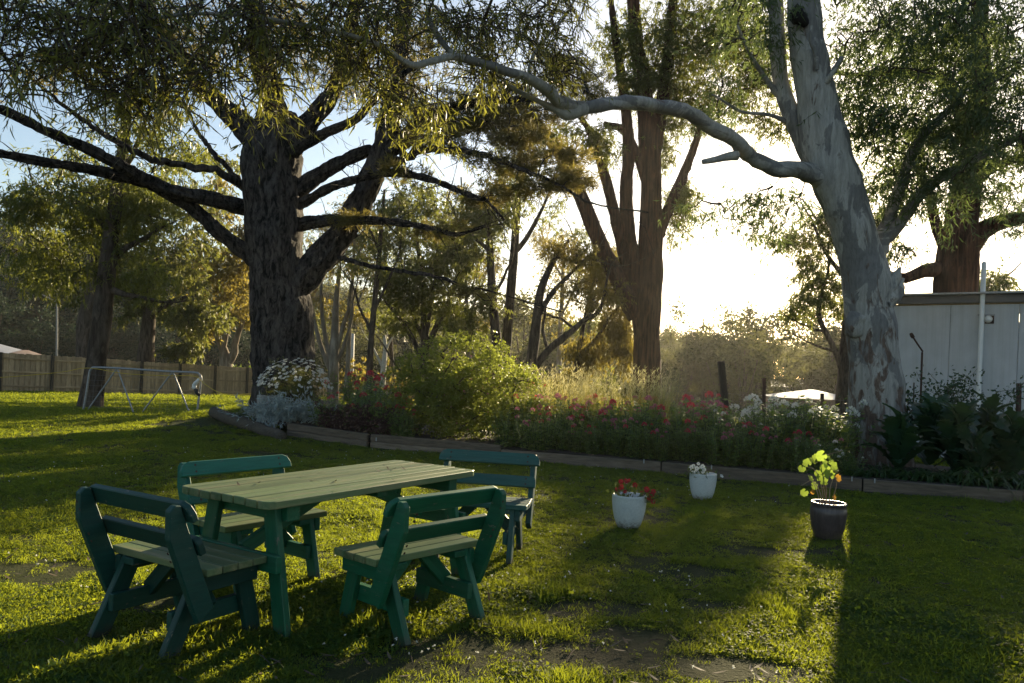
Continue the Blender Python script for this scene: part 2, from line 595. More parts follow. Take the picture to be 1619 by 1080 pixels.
# ------------------------------------------------------------------ trees
def px_stem(pts, Y):
    """pts: (px, py, width_px[, dY]) -> world points and radii"""
    P, R = [], []
    for q in pts:
        d = Y + (q[3] if len(q) > 3 else 0)
        P.append(at(q[0], q[1], d))
        R.append(q[2] * .5 * d / F)
    return np.array(P), np.array(R)

def resample(P, R, step):
    ln = np.linalg.norm(np.diff(P, axis=0), axis=1).sum()
    n = max(6, int(ln / step))
    Q = catmull(P, n)
    r = np.interp(np.linspace(0, 1, n), np.linspace(0, 1, len(R)), R)
    return Q, r

def ellips(n, c, r):
    d = rdir(n) * (rng.random((n, 1)) ** .40)
    return np.asarray(c) + d * np.asarray(r)

CLF = 1.7
def crown_clusters(blobs, Y):
    """blobs: (px,py,rx,ry,dY,rdepth,k sprays per cluster,count clusters)"""
    out = []
    for (px, py, rx, ry, dY, rd, ncl) in blobs:
        d = Y + dY
        c = at(px, py, d)
        r = np.array([rx * d / F, rd, ry * d / F])
        ncl = int(math.ceil(ncl * CLF))
        out.append(np.hstack([ellips(ncl, c, r), np.full((ncl, 1), min(r[0], r[2])) * rng.uniform(.5, 1.3, (ncl, 1))]))
    return np.vstack(out)

def grow(mb, skel, cl, rbase=.03, seg=5, sag=.12):
    """branches from the skeleton to every leaf cluster, each from the nearest point already there"""
    S = np.asarray(skel)
    d0 = np.array([np.min(np.linalg.norm(S - c[:3], axis=1)) for c in cl])
    for i in np.argsort(d0):
        c = cl[i, :3]
        dd = np.linalg.norm(S - c, axis=1)
        j = int(np.argmin(dd)); a = S[j]; L = dd[j]
        if L < .05:
            continue
        mid = (a + c) / 2 + rng.normal(size=3) * L * .10 + np.array([0, 0, L * sag])
        Q = catmull([a, mid, c], 7 if L > .6 else 5)
        Q[1:-1] += rng.normal(size=(len(Q) - 2, 3)) * L * .025
        r0 = min(rbase, .012 + .016 * L)
        tube(mb, Q, np.linspace(r0, r0 * .25, len(Q)), seg, cap=False)
        S = np.vstack([S, Q[1:]])

def gum_sprays(mb, cl, nsp, nlf, L, W, spread=.5, droop=1.0, kind='rhomb', twig=None, tl=.45):
    C = np.repeat(cl, nsp, 0)
    sp = C[:, :3] + rng.normal(size=(len(C), 3)) * (C[:, 3:] * spread * .5 + .06) * np.array([1, 1, .8])
    t = unit(rng.normal(size=(len(sp), 3)) * np.array([1, 1, .5]) + np.array([0, 0, -.45 * droop]))
    ln = tl * (.6 + .8 * rng.random((len(sp), 1)))
    if twig is not None:
        for p, d, l in zip(sp, t, ln[:, 0]):
            tube(twig, np.array([p - d * l * .3, p + d * l * .4, p + d * l + np.array([0, 0, -l * .2])]), [.008, .006, .003], 4, cap=False)
    s = rng.random((len(sp), nlf, 1))
    P = sp[:, None] + t[:, None] * ln[:, None] * s + np.array([0, 0, -1]) * (ln[:, None] * s * s * .2) + rng.normal(size=(len(sp), nlf, 3)) * .02
    D = t[:, None] * .5 + DOWN * (.70 * droop) + rng.normal(size=P.shape) * .58
    n = P.shape[0] * nlf
    rn = np.clip(np.repeat(rng.random(len(sp)), nlf) * .6 + rng.random(n) * .4, 0, 1)
    leaves(mb, P.reshape(-1, 3), D.reshape(-1, 3), L * (.45 + .95 * rng.random(n) ** 1.3), W * (.6 + .8 * rng.random(n)), .12 if kind == 'rhomb' else .26, kind, rnd=rn)

def needle_sprays(mb, cl, nsp, nlf, L, W, spread=.5):
    C = np.repeat(cl, nsp, 0)
    sp = C[:, :3] + rng.normal(size=(len(C), 3)) * (C[:, 3:] * spread * .5 + .08) * np.array([1, 1, .45])
    t = unit(rng.normal(size=(len(sp), 3)) * np.array([1, 1, .35]) + np.array([0, 0, .15]))
    s = rng.random((len(sp), nlf, 1))
    P = sp[:, None] + t[:, None] * s * .22
    D = t[:, None] * .8 + rng.normal(size=P.shape) * .55 + np.array([0, 0, .1])
    n = len(sp) * nlf
    rn = np.clip(np.repeat(rng.random(len(sp)), nlf) * .6 + rng.random(n) * .4, 0, 1)
    leaves(mb, P.reshape(-1, 3), D.reshape(-1, 3), L * (.7 + .6 * rng.random(n)), W, .0, rnd=rn)

def tree(name, label, Y, stems, blobs, bark, leaf, style='gum', nsp=5, nlf=14, L=.16, W=.03, group=None, nseg=9, rough=.08,
         rbase=.03, step=.35, droop=1.0, spread=.34, furrow=0.0, cat='tree', sag=.12, tl=.45, thick=1.0, limb=1.0):
    base = at(stems[0][0][0], stems[0][0][1], Y)
    t = thing(name, label, cat, base, 0, group)
    skel, tb, brn = [], MB(), MB()
    for k, st in enumerate(stems):
        P, R = px_stem(st, Y)
        R = R * thick * (limb if k > 0 else 1)
        if k == 0:                                            # the butt goes into the ground and flares
            g = float(terrain(P[0][0], P[0][1]))
            P[0][2] = min(P[0][2], g + .1)
            R[0] *= 1.12
            P = np.vstack([[P[0][0], P[0][1], g - .25], P]); R = np.concatenate([[R[0] * 1.3], R])
        if k > 0 and R[-1] < .09:
            dl = unit(P[-1] - P[-2]); el = rng.uniform(.9, 1.8) * (1.5 if Y > 25 else 1)
            P = np.vstack([P, P[-1] + dl * el * .5 + rng.normal(size=3) * el * .10, P[-1] + dl * el + rng.normal(size=3) * el * .2]); R = np.concatenate([R, [R[-1] * .5, .005]])
        Q, r = resample(P, R, step)
        if k > 0 and r.max() < .12:
            Q[1:] += (rng.normal(size=(len(Q) - 1, 3)) * .35 * r[1:, None])
        big = r.max() > .12
        tube(tb, Q - base, r, nseg if big else max(6, nseg // 2), rough, max(.15, r.max()), k, True, furrow if big else furrow * .4)
        if k > 0 and r[-1] < .12:
            for _ in range(5 + int(len(Q) * step * 2.2)):
                i = rng.integers(int(len(Q) * .35), len(Q)); l = rng.uniform(.25, 1.1) * (1.6 if Y > 25 else 1)
                d = unit(rng.normal(size=3) * np.array([1, 1, .7]) + unit(Q[i] - Q[i - 1]) * .9)
                q = np.stack([Q[i], Q[i] + d * l * .5 + rng.normal(size=3) * l * .08, Q[i] + d * l + rng.normal(size=3) * l * .15])
                tube(brn, q, [min(r[i] * .35, .016), .008, .003], 4, cap=False)
        for i in range(len(Q)):
            if k > 0 or i > len(Q) * .45:
                skel.append(Q[i])
    tr = tb.build('trunk', bark, t, smooth=True)
    if blobs:
        cl = crown_clusters(blobs, Y)
        grow(brn, skel, cl, rbase, 5, sag)
        for v in brn.v:
            v -= base
        b = brn.build('branches', bark, t, 'stuff', smooth=True)
        cm = MB()
        if style == 'gum':
            gum_sprays(cm, cl, max(3, int(nsp * 1.7)), nlf, L, W, spread, droop, tl=tl)
        else:
            needle_sprays(cm, cl, nsp, nlf, L, W, spread)
        for v in cm.v:
            v -= base
        c = cm.build('crown', leaf, t, 'stuff')
    return t

# --- big dark pine beside the end of the garden bed
PINE = [
    [(452, 645, 104), (450, 600, 96), (447, 540, 92), (444, 490, 90), (437, 440, 84), (432, 385, 88), (431, 330, 88), (430, 280, 88), (432, 245, 92), (436, 210, 84), (436, 180, 60)],
    [(425, 245, 56), (384, 198, 48), (342, 160, 36), (302, 112, 28), (262, 55, 24), (225, -10, 20), (190, -90, 14)],
    [(436, 225, 64), (429, 150, 48), (413, 90, 40), (401, 20, 34), (392, -60, 26), (390, -160, 16)],
    [(452, 235, 50), (496, 185, 36), (528, 142, 30), (545, 80, 26), (560, 10, 22), (572, -90, 14)],
    [(455, 465, 66), (492, 425, 60), (534, 378, 54), (572, 315, 48), (598, 255, 46), (613, 205, 43), (624, 140, 38), (634, 60, 32), (641, -30, 26), (646, -130, 16)],
    [(600, 250, 30), (640, 222, 27), (676, 190, 22), (730, 166, 16, -.5), (800, 158, 9, -1)],
    [(415, 335, 32), (392, 330, 30), (340, 316, 27, -.5), (286, 305, 24, -1), (234, 286, 23, -1.4), (184, 258, 21, -2), (134, 233, 18, -2.4), (70, 205, 16, -3), (0, 172, 13, -3.5), (-80, 140, 8, -4)],
    [(420, 420, 36), (396, 405, 33), (348, 368, 27, -.3), (300, 326, 24, -.6), (240, 293, 21, -1), (198, 280, 19, -1.4), (140, 268, 17, -1.8), (80, 258, 15, -2.3), (0, 243, 13, -2.8), (-80, 232, 8, -3.4)],
    [(415, 305, 22), (392, 297, 16), (340, 270, 14, -.8), (270, 258, 13, -1.2), (238, 249, 13, -1.5), (190, 228, 11, -1.9), (140, 195, 9, -2.2), (92, 160, 6, -2.6)],
    [(455, 312, 40), (478, 296, 34), (508, 274, 27), (542, 255, 24), (578, 240, 20, .2), (610, 232, 16, .3)],
    [(450, 358, 34), (478, 354, 26), (520, 348, 20, -.3), (570, 348, 15, -.8), (628, 352, 11, -1.2), (692, 363, 6, -1.5)],
    [(450, 335, 26), (480, 320, 18), (520, 298, 15, -.4), (562, 284, 13, -.8), (630, 273, 12, -1), (690, 287, 9, -1.4), (748, 311, 6, -1.8)],
    [(606, 262, 22), (650, 243, 15, -.4), (700, 236, 14, -.8), (760, 244, 11, -1.2), (820, 266, 8, -1.6), (880, 290, 5, -2)],
    [(528, 402, 12), (560, 414, 8, -.4), (623, 427, 7, -.8), (690, 437, 6, -1.2), (742, 457, 4, -1.5)],
    [(392, 300, 12, .3), (350, 255, 9, .3), (325, 225, 8, .3), (312, 205, 6, .3)],
    [(460, 240, 24, -.4), (505, 215, 18, -.6), (560, 190, 13, -1), (600, 150, 9, -1.2)],
]
PB = [(650, 182, 60, 14, 0, 1.0, 14), (735, 178, 70, 15, 0, 1.2, 20), (800, 150, 60, 14, 0, 1.2, 16), (770, 200, 70, 10, -.4, 1.0, 14), (850, 190, 60, 14, .4, 1.0, 14), (895, 120, 48, 34, 2, 1.2, 20), (930, 160, 30, 16, 1.5, .8, 7), (835, 222, 70, 10, -.8, 1.0, 14),
      (700, 228, 70, 10, -.6, .9, 11), (875, 255, 60, 11, -1, 1.0, 13), (795, 262, 50, 8, -1.2, .8, 8), (900, 287, 48, 11, -1.6, .8, 12), (830, 300, 40, 8, -1.5, .6, 6), (770, 312, 40, 8, -1.6, .6, 5),
      (610, 120, 80, 50, -.3, 1.4, 16), (520, 120, 50, 50, .5, 1.2, 9), (700, 70, 90, 36, .3, 1.4, 14), (470, 60, 70, 40, .5, 1.4, 9), (330, 70, 80, 45, .5, 1.6, 12), (170, 40, 150, 40, -1.5, 1.8, 12), (60, 130, 90, 40, -3, 1.0, 4), (500, -60, 240, 60, 0, 2, 16), (150, -60, 200, 50, -1, 2, 12), (415, 35, 70, 45, .8, 1.4, 10), (255, 55, 60, 40, .3, 1.4, 7), (640, 30, 60, 40, .6, 1.2, 8),
      (570, 350, 60, 6, -.8, .4, 4), (690, 365, 50, 8, -1.3, .4, 5), (640, 275, 60, 8, -1, .4, 5), (745, 460, 30, 8, -1.4, .3, 3)]
pine = tree('pine_tree', 'huge dark rough-barked tree with long low limbs, rising behind the white-flowering bush', 17.0, PINE, PB, M['pine_bark'], M['pine_leaf'], 'pine',
            nsp=12, nlf=16, L=.13, W=.017, nseg=64, rough=.10, rbase=.045, step=.09, furrow=.075, spread=.75, limb=.76)

# --- white gum at the front of the bed
GY = 12.8
GUM = [
    [(1392, 726, 92), (1391, 690, 86), (1387, 640, 82), (1384, 590, 78), (1379, 540, 74), (1374, 490, 74), (1369, 440, 72), (1358, 395, 66), (1343, 345, 66), (1327, 300, 70), (1312, 260, 72), (1302, 215, 68), (1292, 165, 62), (1282, 110, 56), (1273, 50, 52), (1271, 0, 50), (1268, -90, 44), (1262, -200, 34)],
    [(1306, 275, 46, .3), (1283, 245, 36, .3), (1262, 205, 30, .3), (1245, 165, 26, .3), (1233, 120, 25, .3), (1229, 60, 24, .3), (1226, 0, 23, .3), (1222, -90, 18, .3)],
    [(1322, 300, 44), (1288, 279, 38, -.1), (1255, 272, 32, -.3), (1215, 258, 29, -.5), (1180, 240, 28, -.8), (1148, 215, 28, -1.1), (1105, 188, 27, -1.5), (1060, 172, 27, -1.9), (1010, 163, 27, -2.3), (960, 166, 26, -2.7), (920, 172, 27, -3), (890, 160, 24, -3.2), (868, 148, 22, -3.4), (835, 126, 19, -3.7), (795, 108, 18, -4), (755, 98, 16, -4.2), (715, 90, 14, -4.4), (680, 96, 13, -4.6), (650, 103, 12, -4.7), (600, 72, 10, -5), (520, 48, 9, -5.3), (420, 30, 8, -5.6), (300, 22, 7, -6), (160, 40, 5, -6.2)],
    [(925, 172, 26, -3), (896, 182, 22, -3.1), (876, 172, 12, -3.2), (850, 158, 10, -3.3), (810, 138, 9, -3.4), (780, 110, 8, -3.6), (760, 85, 8, -3.7), (720, 45, 7, -4), (690, 10, 6, -4.2)],
    [(720, 92, 14, -4.4), (706, 78, 12, -4.4), (690, 55, 12, -4.4), (676, 28, 11, -4.5)],
    [(862, 150, 8, -3.4), (838, 120, 7, -3.4), (846, 85, 6, -3.3), (868, 55, 6, -3.2), (893, 25, 5, -3.1), (912, -10, 4, -3)],
    [(1165, 246, 20, -.9), (1140, 252, 14, -1), (1112, 257, 9, -1.1)],
    [(1386, 400, 34, .2), (1404, 355, 25, .3), (1418, 305, 23, .2), (1442, 240, 20, 0), (1478, 192, 14, -.3), (1525, 148, 9, -.6)],
    [(1392, 392, 30, .3), (1432, 335, 24, .2), (1480, 286, 21, 0), (1532, 256, 18, -.3), (1585, 230, 15, -.6), (1650, 200, 10, -.9)],
    [(1306, 130, 12, -.3), (1318, 112, 12, -.4), (1332, 88, 9, -.5)],
    [(1292, 110, 9, -.35), (1288, 80, 8, -.4), (1282, 66, 6, -.45), (1284, 40, 4, -.5)],
    [(1230, 150, 12, .3), (1205, 120, 9, .2), (1185, 85, 7, 0), (1165, 40, 5, -.2)],
    [(1250, 195, 10, .3), (1215, 182, 7, .2), (1170, 175, 6, 0), (1125, 150, 4, -.2)],
]
GB = [(1410, 50, 100, 75, .2, 1.8, 33), (1530, 40, 115, 85, -.4, 1.8, 37), (1600, 150, 90, 90, -.8, 1.6, 30), (1470, 160, 110, 75, -.3, 1.5, 30), (1560, 235, 90, 55, -.6, 1.2, 20), (1430, 250, 70, 50, .2, 1, 14), (1380, 130, 40, 70, .2, 1, 11), (1520, 310, 80, 40, -.3, 1, 8),
      (1450, -50, 130, 60, 0, 2, 24), (1230, -60, 90, 50, 0, 1.6, 14), (1180, 50, 60, 60, 0, .9, 11), (1150, 150, 40, 40, 0, .6, 3), (1390, 190, 50, 60, .2, 1, 11),
      (1440, 290, 60, 40, .3, .8, 8), (1180, 320, 100, 30, .2, .8, 7), (1240, 340, 50, 36, .4, .6, 5)]
NEAR = [(60, 10, 100, 40, -6.2, .9, 15), (120, 75, 45, 26, -6.2, .5, 7), (225, 30, 60, 35, -6.2, .8, 12), (245, 95, 45, 40, -6.1, .6, 10), (345, 30, 70, 40, -5.8, .8, 11), (425, 85, 26, 36, -5.4, .4, 5), (470, 15, 70, 30, -5.4, .8, 8), (590, 30, 80, 36, -4.9, .8, 13), (570, 100, 36, 30, -4.7, .5, 6), (640, 150, 34, 26, -4.7, .4, 6), (720, 30, 70, 36, -4.2, .8, 13), (760, 100, 40, 22, -3.9, .5, 5),
        (850, 30, 70, 45, -3.4, .8, 18), (875, 100, 34, 26, -3.3, .5, 6), (520, -70, 300, 50, -5, 1.2, 12), (150, -60, 190, 40, -6, 1.0, 9), (200, 150, 36, 22, -6.0, .5, 4), (420, 155, 16, 18, -5.4, .3, 2), (15, 110, 30, 26, -6.3, .5, 3), (690, 200, 14, 14, -4.5, .2, 2), (330, 120, 26, 26, -5.9, .4, 3)]
gbase = at(1392, 726, GY)
gum = thing('white_gum', 'tall pale smooth-barked gum with patchy grey bark, one long limb reaching over the lawn', 'tree', gbase)
skel, tb, lm = [], MB(), []
for k, st in enumerate(GUM):
    P, R = px_stem(st, GY)
    if k >= 2: R = R * .80
    if k == 0:
        g = float(terrain(P[0][0], P[0][1]))
        P = np.vstack([[P[0][0], P[0][1], g - .2], P]); R = np.concatenate([[R[0] * 1.22], R])
    Q, r = resample(P, R, .10)
    if k >= 2:
        kk = np.arange(len(Q))[:, None]
        Q[1:] += ((np.concatenate([vnoise(np.hstack([kk * .22, 0 * kk + k, 0 * kk + q_]), 51 + q_)[:, None] for q_ in range(3)], 1) - .5) * (r[:, None] * .45 + .015))[1:]
    mbk = tb if k < 2 else MB()
    tube(mbk, Q - gbase, r, 26 if r.max() > .15 else 10, .09 if k < 2 else .2, .32 if k < 2 else .14, 11 + k, True)
    if k == 0:                                                # dead knob and shaggy collar on the right side of the trunk
        for (kp, kw) in (([(1395, 478), (1418, 462), (1428, 440)], [34, 20, 4]), ([(1390, 470), (1414, 440), (1423, 424)], [30, 18, 5]), ([(1360, 500), (1352, 515), (1352, 532)], [30, 34, 20])):
            KP = np.array([at(a, b_, GY - .18) for a, b_ in kp])
            Qk, rk = resample(KP, np.array(kw) * .5 * GY / F, .04)
            tube(tb, Qk - gbase, rk, 14, .35, .09, 77, True)
    if k >= 2:
        mbk.build('limb', M['limb_bark'], gum, smooth=True)
    for i in range(len(Q)):
        if k > 0 or i > len(Q) * .55:
            skel.append(Q[i])
tb.build('trunk', M['gum_bark'], gum, smooth=True)
mb = MB(); P, R = px_stem([(1252, 18, 24, -.28), (1266, 28, 22, -.3), (1275, 40, 12, -.28)], GY)
Q, r = resample(P, R, .03); tube(mb, Q - gbase, r, 10, .4, .06, 3); mb.build('dark_hollow', plain('hollow_shade', (.012, .010, .009), .95, 0, .5, 40, .8), gum, smooth=True)  # black lump stands for the shade inside a trunk hollow
cl1 = crown_clusters(GB, GY)
CLF = 1.0
cl2 = crown_clusters(NEAR, GY)
CLF = 1.7
br = MB()
grow(br, skel, np.vstack([cl1, cl2]), .022, 5, .10)
for v in br.v: v -= gbase
br.build('branches', M['mid_bark'], gum, 'stuff', smooth=True)
cm = MB()
gum_sprays(cm, cl1, 7, 14, .15, .022, .42, .9)
for v in cm.v: v -= gbase
cm.build('crown', M['blue_leaf'], gum, 'stuff')
cm, tw = MB(), MB()
gum_sprays(cm, cl2, 8, 15, .112, .0128, .95, .95, 'long', tw, .42)
for v in cm.v: v -= gbase
for v in tw.v: v -= gbase
cm.build('crown', M['gum_near'], gum, 'stuff')
tw.build('twigs', M['mid_bark'], gum, 'stuff')
# the largest hanging leaves, each one a leaf
lms = []
for k in range(6):
    m_ = MB()
    leaves(m_, np.zeros((1, 3)), np.array([[.12, 0, -1.0]]), .15 + .012 * k, .017 + .001 * (k % 3), .10 + .05 * (k % 3), 'long', side=np.array([[0, 1.0, .2]]), rnd=np.array([k / 6]))
    lms.append(m_.mesh('leaf', M['gum_near']))
hang = [(330, 110, 60, 50), (150, 120, 70, 40), (235, 175, 40, 40), (440, 120, 30, 45), (415, 165, 12, 12), (560, 150, 40, 50), (640, 180, 40, 40), (690, 215, 14, 14), (60, 130, 50, 40), (740, 130, 40, 30), (860, 80, 40, 50), (500, 60, 60, 40), (300, 60, 90, 40), (920, 50, 14, 24), (8, 130, 10, 20), (1030, 125, 0, 0)]
nl = 0
for (hx, hy, rx, ry) in hang:
    for _ in range(5 if rx else 0):
        px, py = hx + rng.normal() * rx * .7, hy + rng.normal() * ry * .6 - 8
        Yd = np.interp(px, [0, 300, 650, 950], [6.1, 6.5, 7.8, 9.3]) + rng.normal() * .3
        root_ = at(px, py, Yd)
        stem = MB()
        e = root_ + np.array([rng.normal() * .06, rng.normal() * .06, .16 + .1 * rng.random()])
        for q in range(4):
            if nl >= 295: break
            s = q / 4
            p = root_ * (1 - s) + e * s - gbase
            Mx = Matrix.Translation(Vector(p)) @ Matrix.Rotation(rng.random() * TAU, 4, 'Z') @ Matrix.Rotation(rng.normal() * .4, 4, 'X') @ Matrix.Rotation(rng.normal() * .4, 4, 'Y')
            link('leaf', lms[rng.integers(6)], gum, None, Mx)
            nl += 1
        tube(stem, np.array([root_, (root_ + e) / 2 + rng.normal(size=3) * .01, e, e + np.array([rng.normal() * .1, .1, .25])]) - gbase, [.0015, .002, .003, .004], 3, cap=False)
        stem.build('twig', M['mid_bark'], gum)

# --- the tall multi-stemmed stringybark behind the bed
STR = [
    [(1024, 640, 56), (1023, 600, 50), (1022, 540, 49), (1021, 490, 56), (1026, 440, 50), (1030, 360, 42), (1029, 290, 39), (1025, 210, 36), (1016, 130, 31), (1006, 60, 25), (1000, -30, 20), (996, -140, 12)],
    [(1010, 500, 44), (985, 455, 34), (956, 400, 29), (930, 340, 27), (910, 292, 26), (886, 245, 22), (860, 206, 18), (828, 178, 12)],
    [(1008, 468, 30), (988, 405, 23), (972, 340, 20), (955, 272, 18), (936, 215, 14), (918, 186, 8)],
    [(1012, 450, 30), (995, 380, 26), (990, 305, 24), (994, 235, 22), (986, 145, 18), (973, 60, 13), (964, -20, 9)],
    [(1040, 372, 24), (1062, 318, 18), (1085, 265, 16), (1103, 215, 13), (1112, 168, 9)],
    [(1026, 295, 20), (1006, 242, 16), (985, 206, 14), (955, 196, 9)],
    [(1032, 245, 28), (1050, 140, 23), (1060, 55, 20), (1066, -30, 15), (1070, -130, 9)],
    [(1100, 225, 10), (1090, 262, 9), (1078, 300, 7)],
]
SB = [(1050, 50, 75, 80, 0, 2, 40), (1120, 90, 85, 85, 0, 2.4, 56), (1185, 40, 75, 65, .5, 2.4, 42), (1010, 110, 40, 60, -.4, 1.2, 16), (1110, 195, 50, 36, 0, 1.2, 9), (1195, 140, 65, 50, .4, 1.6, 26), (975, 60, 34, 36, 0, 1.2, 9), (1050, 150, 50, 60, .3, 1.4, 22), (1030, 240, 30, 30, .4, 1, 7), (955, 240, 34, 26, -.5, 1, 6), (1085, 320, 24, 40, .4, 1, 8), (880, 215, 34, 20, -.5, 1, 6), (1230, 200, 50, 30, .4, 1.2, 8),
      (1072, 340, 22, 50, 1, 1, 9), (1040, -80, 120, 60, 0, 3, 30), (1055, 200, 24, 50, .4, .8, 8), (940, 210, 30, 20, -.5, 1, 6)]
tree('stringybark_tree', 'tall reddish-barked tree splitting low into several stems, behind the pale feathery grass', 31.0, STR, SB, M['red_bark'], M['gum_leaf'],
     nsp=7, nlf=14, L=.20, W=.038, nseg=26, rough=.10, step=.25, furrow=.04, rbase=.05, thick=.86)

# --- the big tree behind the shed
RB = [
    [(1506, 520, 66), (1509, 470, 62), (1513, 420, 60), (1516, 385, 58), (1522, 340, 46), (1531, 280, 40), (1543, 210, 36), (1550, 120, 30), (1549, 20, 24), (1546, -90, 15)],
    [(1522, 410, 36), (1546, 372, 30), (1575, 354, 25), (1622, 343, 20), (1690, 330, 13)],
    [(1498, 425, 28), (1462, 428, 20), (1432, 440, 15), (1405, 432, 9)],
    [(1535, 240, 20), (1500, 132, 16), (1455, 118, 14), (1400, 114, 12), (1352, 118, 7)],
    [(1500, 400, 22), (1478, 350, 15), (1468, 300, 11), (1450, 260, 7)],
    [(1528, 300, 20), (1575, 262, 14), (1625, 250, 9)],
]
RBB = [(1470, 60, 110, 70, 0, 2.2, 26), (1570, 90, 90, 90, 0, 2.2, 26), (1580, 250, 70, 60, 0, 1.6, 15), (1450, 210, 80, 60, 0, 1.6, 15), (1500, 300, 60, 40, .5, 1.4, 9), (1600, 330, 60, 40, -.5, 1, 9), (1500, -60, 160, 60, 0, 3, 21), (1400, 300, 50, 50, .5, 1.2, 6), (1440, 390, 40, 30, .5, .8, 3)]
tree('old_gum_tree', 'thick fibrous-barked gum rising from behind the grey shed', 21.0, RB, RBB, M['red_bark'], M['blue_leaf'], nsp=4, nlf=14, L=.18, W=.032, nseg=24, step=.25, furrow=.035, rbase=.045)

# --- trees along the left paling fence
LT1 = [[(142, 652, 38), (148, 605, 31), (156, 545, 29), (164, 475, 28), (172, 400, 25), (180, 340, 21), (190, 270, 18), (199, 200, 15), (206, 110, 10)],
       [(178, 410, 13), (214, 386, 9), (244, 368, 6)], [(170, 455, 14), (195, 465, 9), (225, 470, 6)], [(188, 280, 10), (215, 235, 7), (235, 180, 5)], [(176, 370, 10), (140, 330, 8), (100, 310, 5)]]
LB1 = [(150, 320, 100, 60, 0, 1.6, 34), (90, 410, 80, 45, .3, 1.4, 24), (60, 330, 70, 50, .2, 1.3, 10), (270, 240, 70, 50, .4, 1.4, 9), (210, 430, 50, 45, .3, 1.2, 13), (240, 310, 60, 50, .5, 1.4, 15), (210, 170, 80, 60, 0, 1.5, 13), (40, 330, 50, 30, 0, 1.2, 10), (100, 250, 60, 40, 0, 1, 5)]
tree('gum_tree', 'slender gum with a leaning brown trunk standing right beside the metal gate', 21.0, LT1, LB1, M['mid_bark'], M['gum_leaf'], nsp=6, nlf=14, L=.18, W=.035, nseg=16, step=.3)
tree('gum_tree', 'dark twisted tree just behind the fence, close behind the gate-side gum', 39.0,
     [[(136, 600, 28), (136, 560, 28), (134, 520, 26), (142, 480, 24), (148, 430, 21), (152, 370, 16), (160, 310, 11)], [(140, 500, 16), (160, 470, 13), (158, 430, 10), (175, 380, 7)]],
     [(140, 340, 80, 60, 0, 2.5, 20), (90, 440, 50, 40, 0, 2, 9), (200, 370, 40, 50, 0, 2, 8)], M['mid_bark'], M['olive_leaf'], nsp=7, nlf=12, L=.30, W=.07, nseg=14, rbase=.06, step=.5)
tree('gum_tree', 'dark leafy tree behind the fence with a straight short trunk above the gate brace', 42.0,
     [[(230, 605, 28), (231, 560, 25), (235, 510, 20), (240, 460, 14), (250, 400, 9)], [(236, 500, 12), (275, 475, 9), (310, 470, 6)], [(238, 480, 10), (205, 450, 7), (190, 420, 5)]],
     [(250, 430, 70, 55, 0, 2.5, 24), (310, 495, 55, 28, -.5, 1.6, 20), (290, 545, 50, 14, -.5, 1.2, 9), (210, 480, 40, 30, 0, 1.6, 9), (300, 360, 70, 60, 0, 2.4, 18), (320, 280, 80, 45, 0, 2.4, 12), (230, 320, 60, 50, 0, 2, 9)], M['mid_bark'], M['olive_leaf'], nsp=7, nlf=12, L=.30, W=.075, nseg=14, rbase=.06, step=.5)
tree('gum_tree', 'fork-trunked tree with a bright lime undergrowth, behind the fence left of the huge trunk', 50.0,
     [[(358, 610, 20), (357, 575, 20), (352, 550, 13), (342, 530, 9), (330, 500, 6)], [(358, 575, 15), (370, 560, 12), (372, 540, 10), (385, 505, 7)], [(352, 555, 10), (358, 520, 8), (362, 470, 6)]],
     [(365, 490, 55, 38, 0, 2.5, 18), (340, 420, 60, 50, 0, 3, 26), (390, 400, 40, 70, 0, 2.5, 14), (350, 330, 60, 50, 0, 3, 12), (310, 520, 30, 24, 0, 1.6, 6)], M['pale_bark'], M['gold_leaf'], nsp=7, nlf=12, L=.34, W=.09, nseg=12, rbase=.06, step=.5)

# --- the thinner trees behind the bed
tree('bare_sapling', 'thin multi-stemmed almost bare tree right of the huge dark trunk', 33.0,
     [[(528, 600, 18), (528, 560, 16), (530, 520, 13), (532, 470, 9), (538, 420, 5)], [(524, 590, 9), (505, 540, 7), (494, 490, 6), (486, 440, 4)], [(527, 585, 9), (512, 520, 7), (508, 460, 5), (512, 415, 3)], [(530, 560, 8), (548, 500, 6), (556, 450, 5), (568, 400, 3)], [(520, 600, 8), (540, 560, 6), (552, 520, 5), (560, 470, 3)]],
     [(520, 410, 50, 40, 0, 1.5, 16), (560, 430, 36, 40, 0, 1.5, 10), (500, 470, 30, 30, 0, 1, 6)], M['pale_bark'], M['gold_leaf'], nsp=3, nlf=9, L=.20, W=.035, nseg=10, rbase=.03, step=.4)
tree('thin_gum', 'very thin dark-stemmed gum standing between the white pole and the round shrub', 31.0,
     [[(582, 620, 11), (585, 570, 10), (590, 500, 9), (597, 430, 8), (603, 360, 6), (608, 300, 4)], [(588, 530, 5), (570, 490, 4), (558, 450, 3)], [(592, 490, 5), (615, 440, 4), (632, 400, 3)], [(600, 400, 4), (580, 350, 3), (570, 310, 2)]],
     [(605, 340, 60, 50, 0, 1.8, 22), (560, 400, 36, 40, 0, 1.4, 10), (630, 400, 36, 36, 0, 1.4, 12)], M['mid_bark'], M['olive_leaf'], nsp=5, nlf=11, L=.20, W=.04, nseg=10, step=.4)
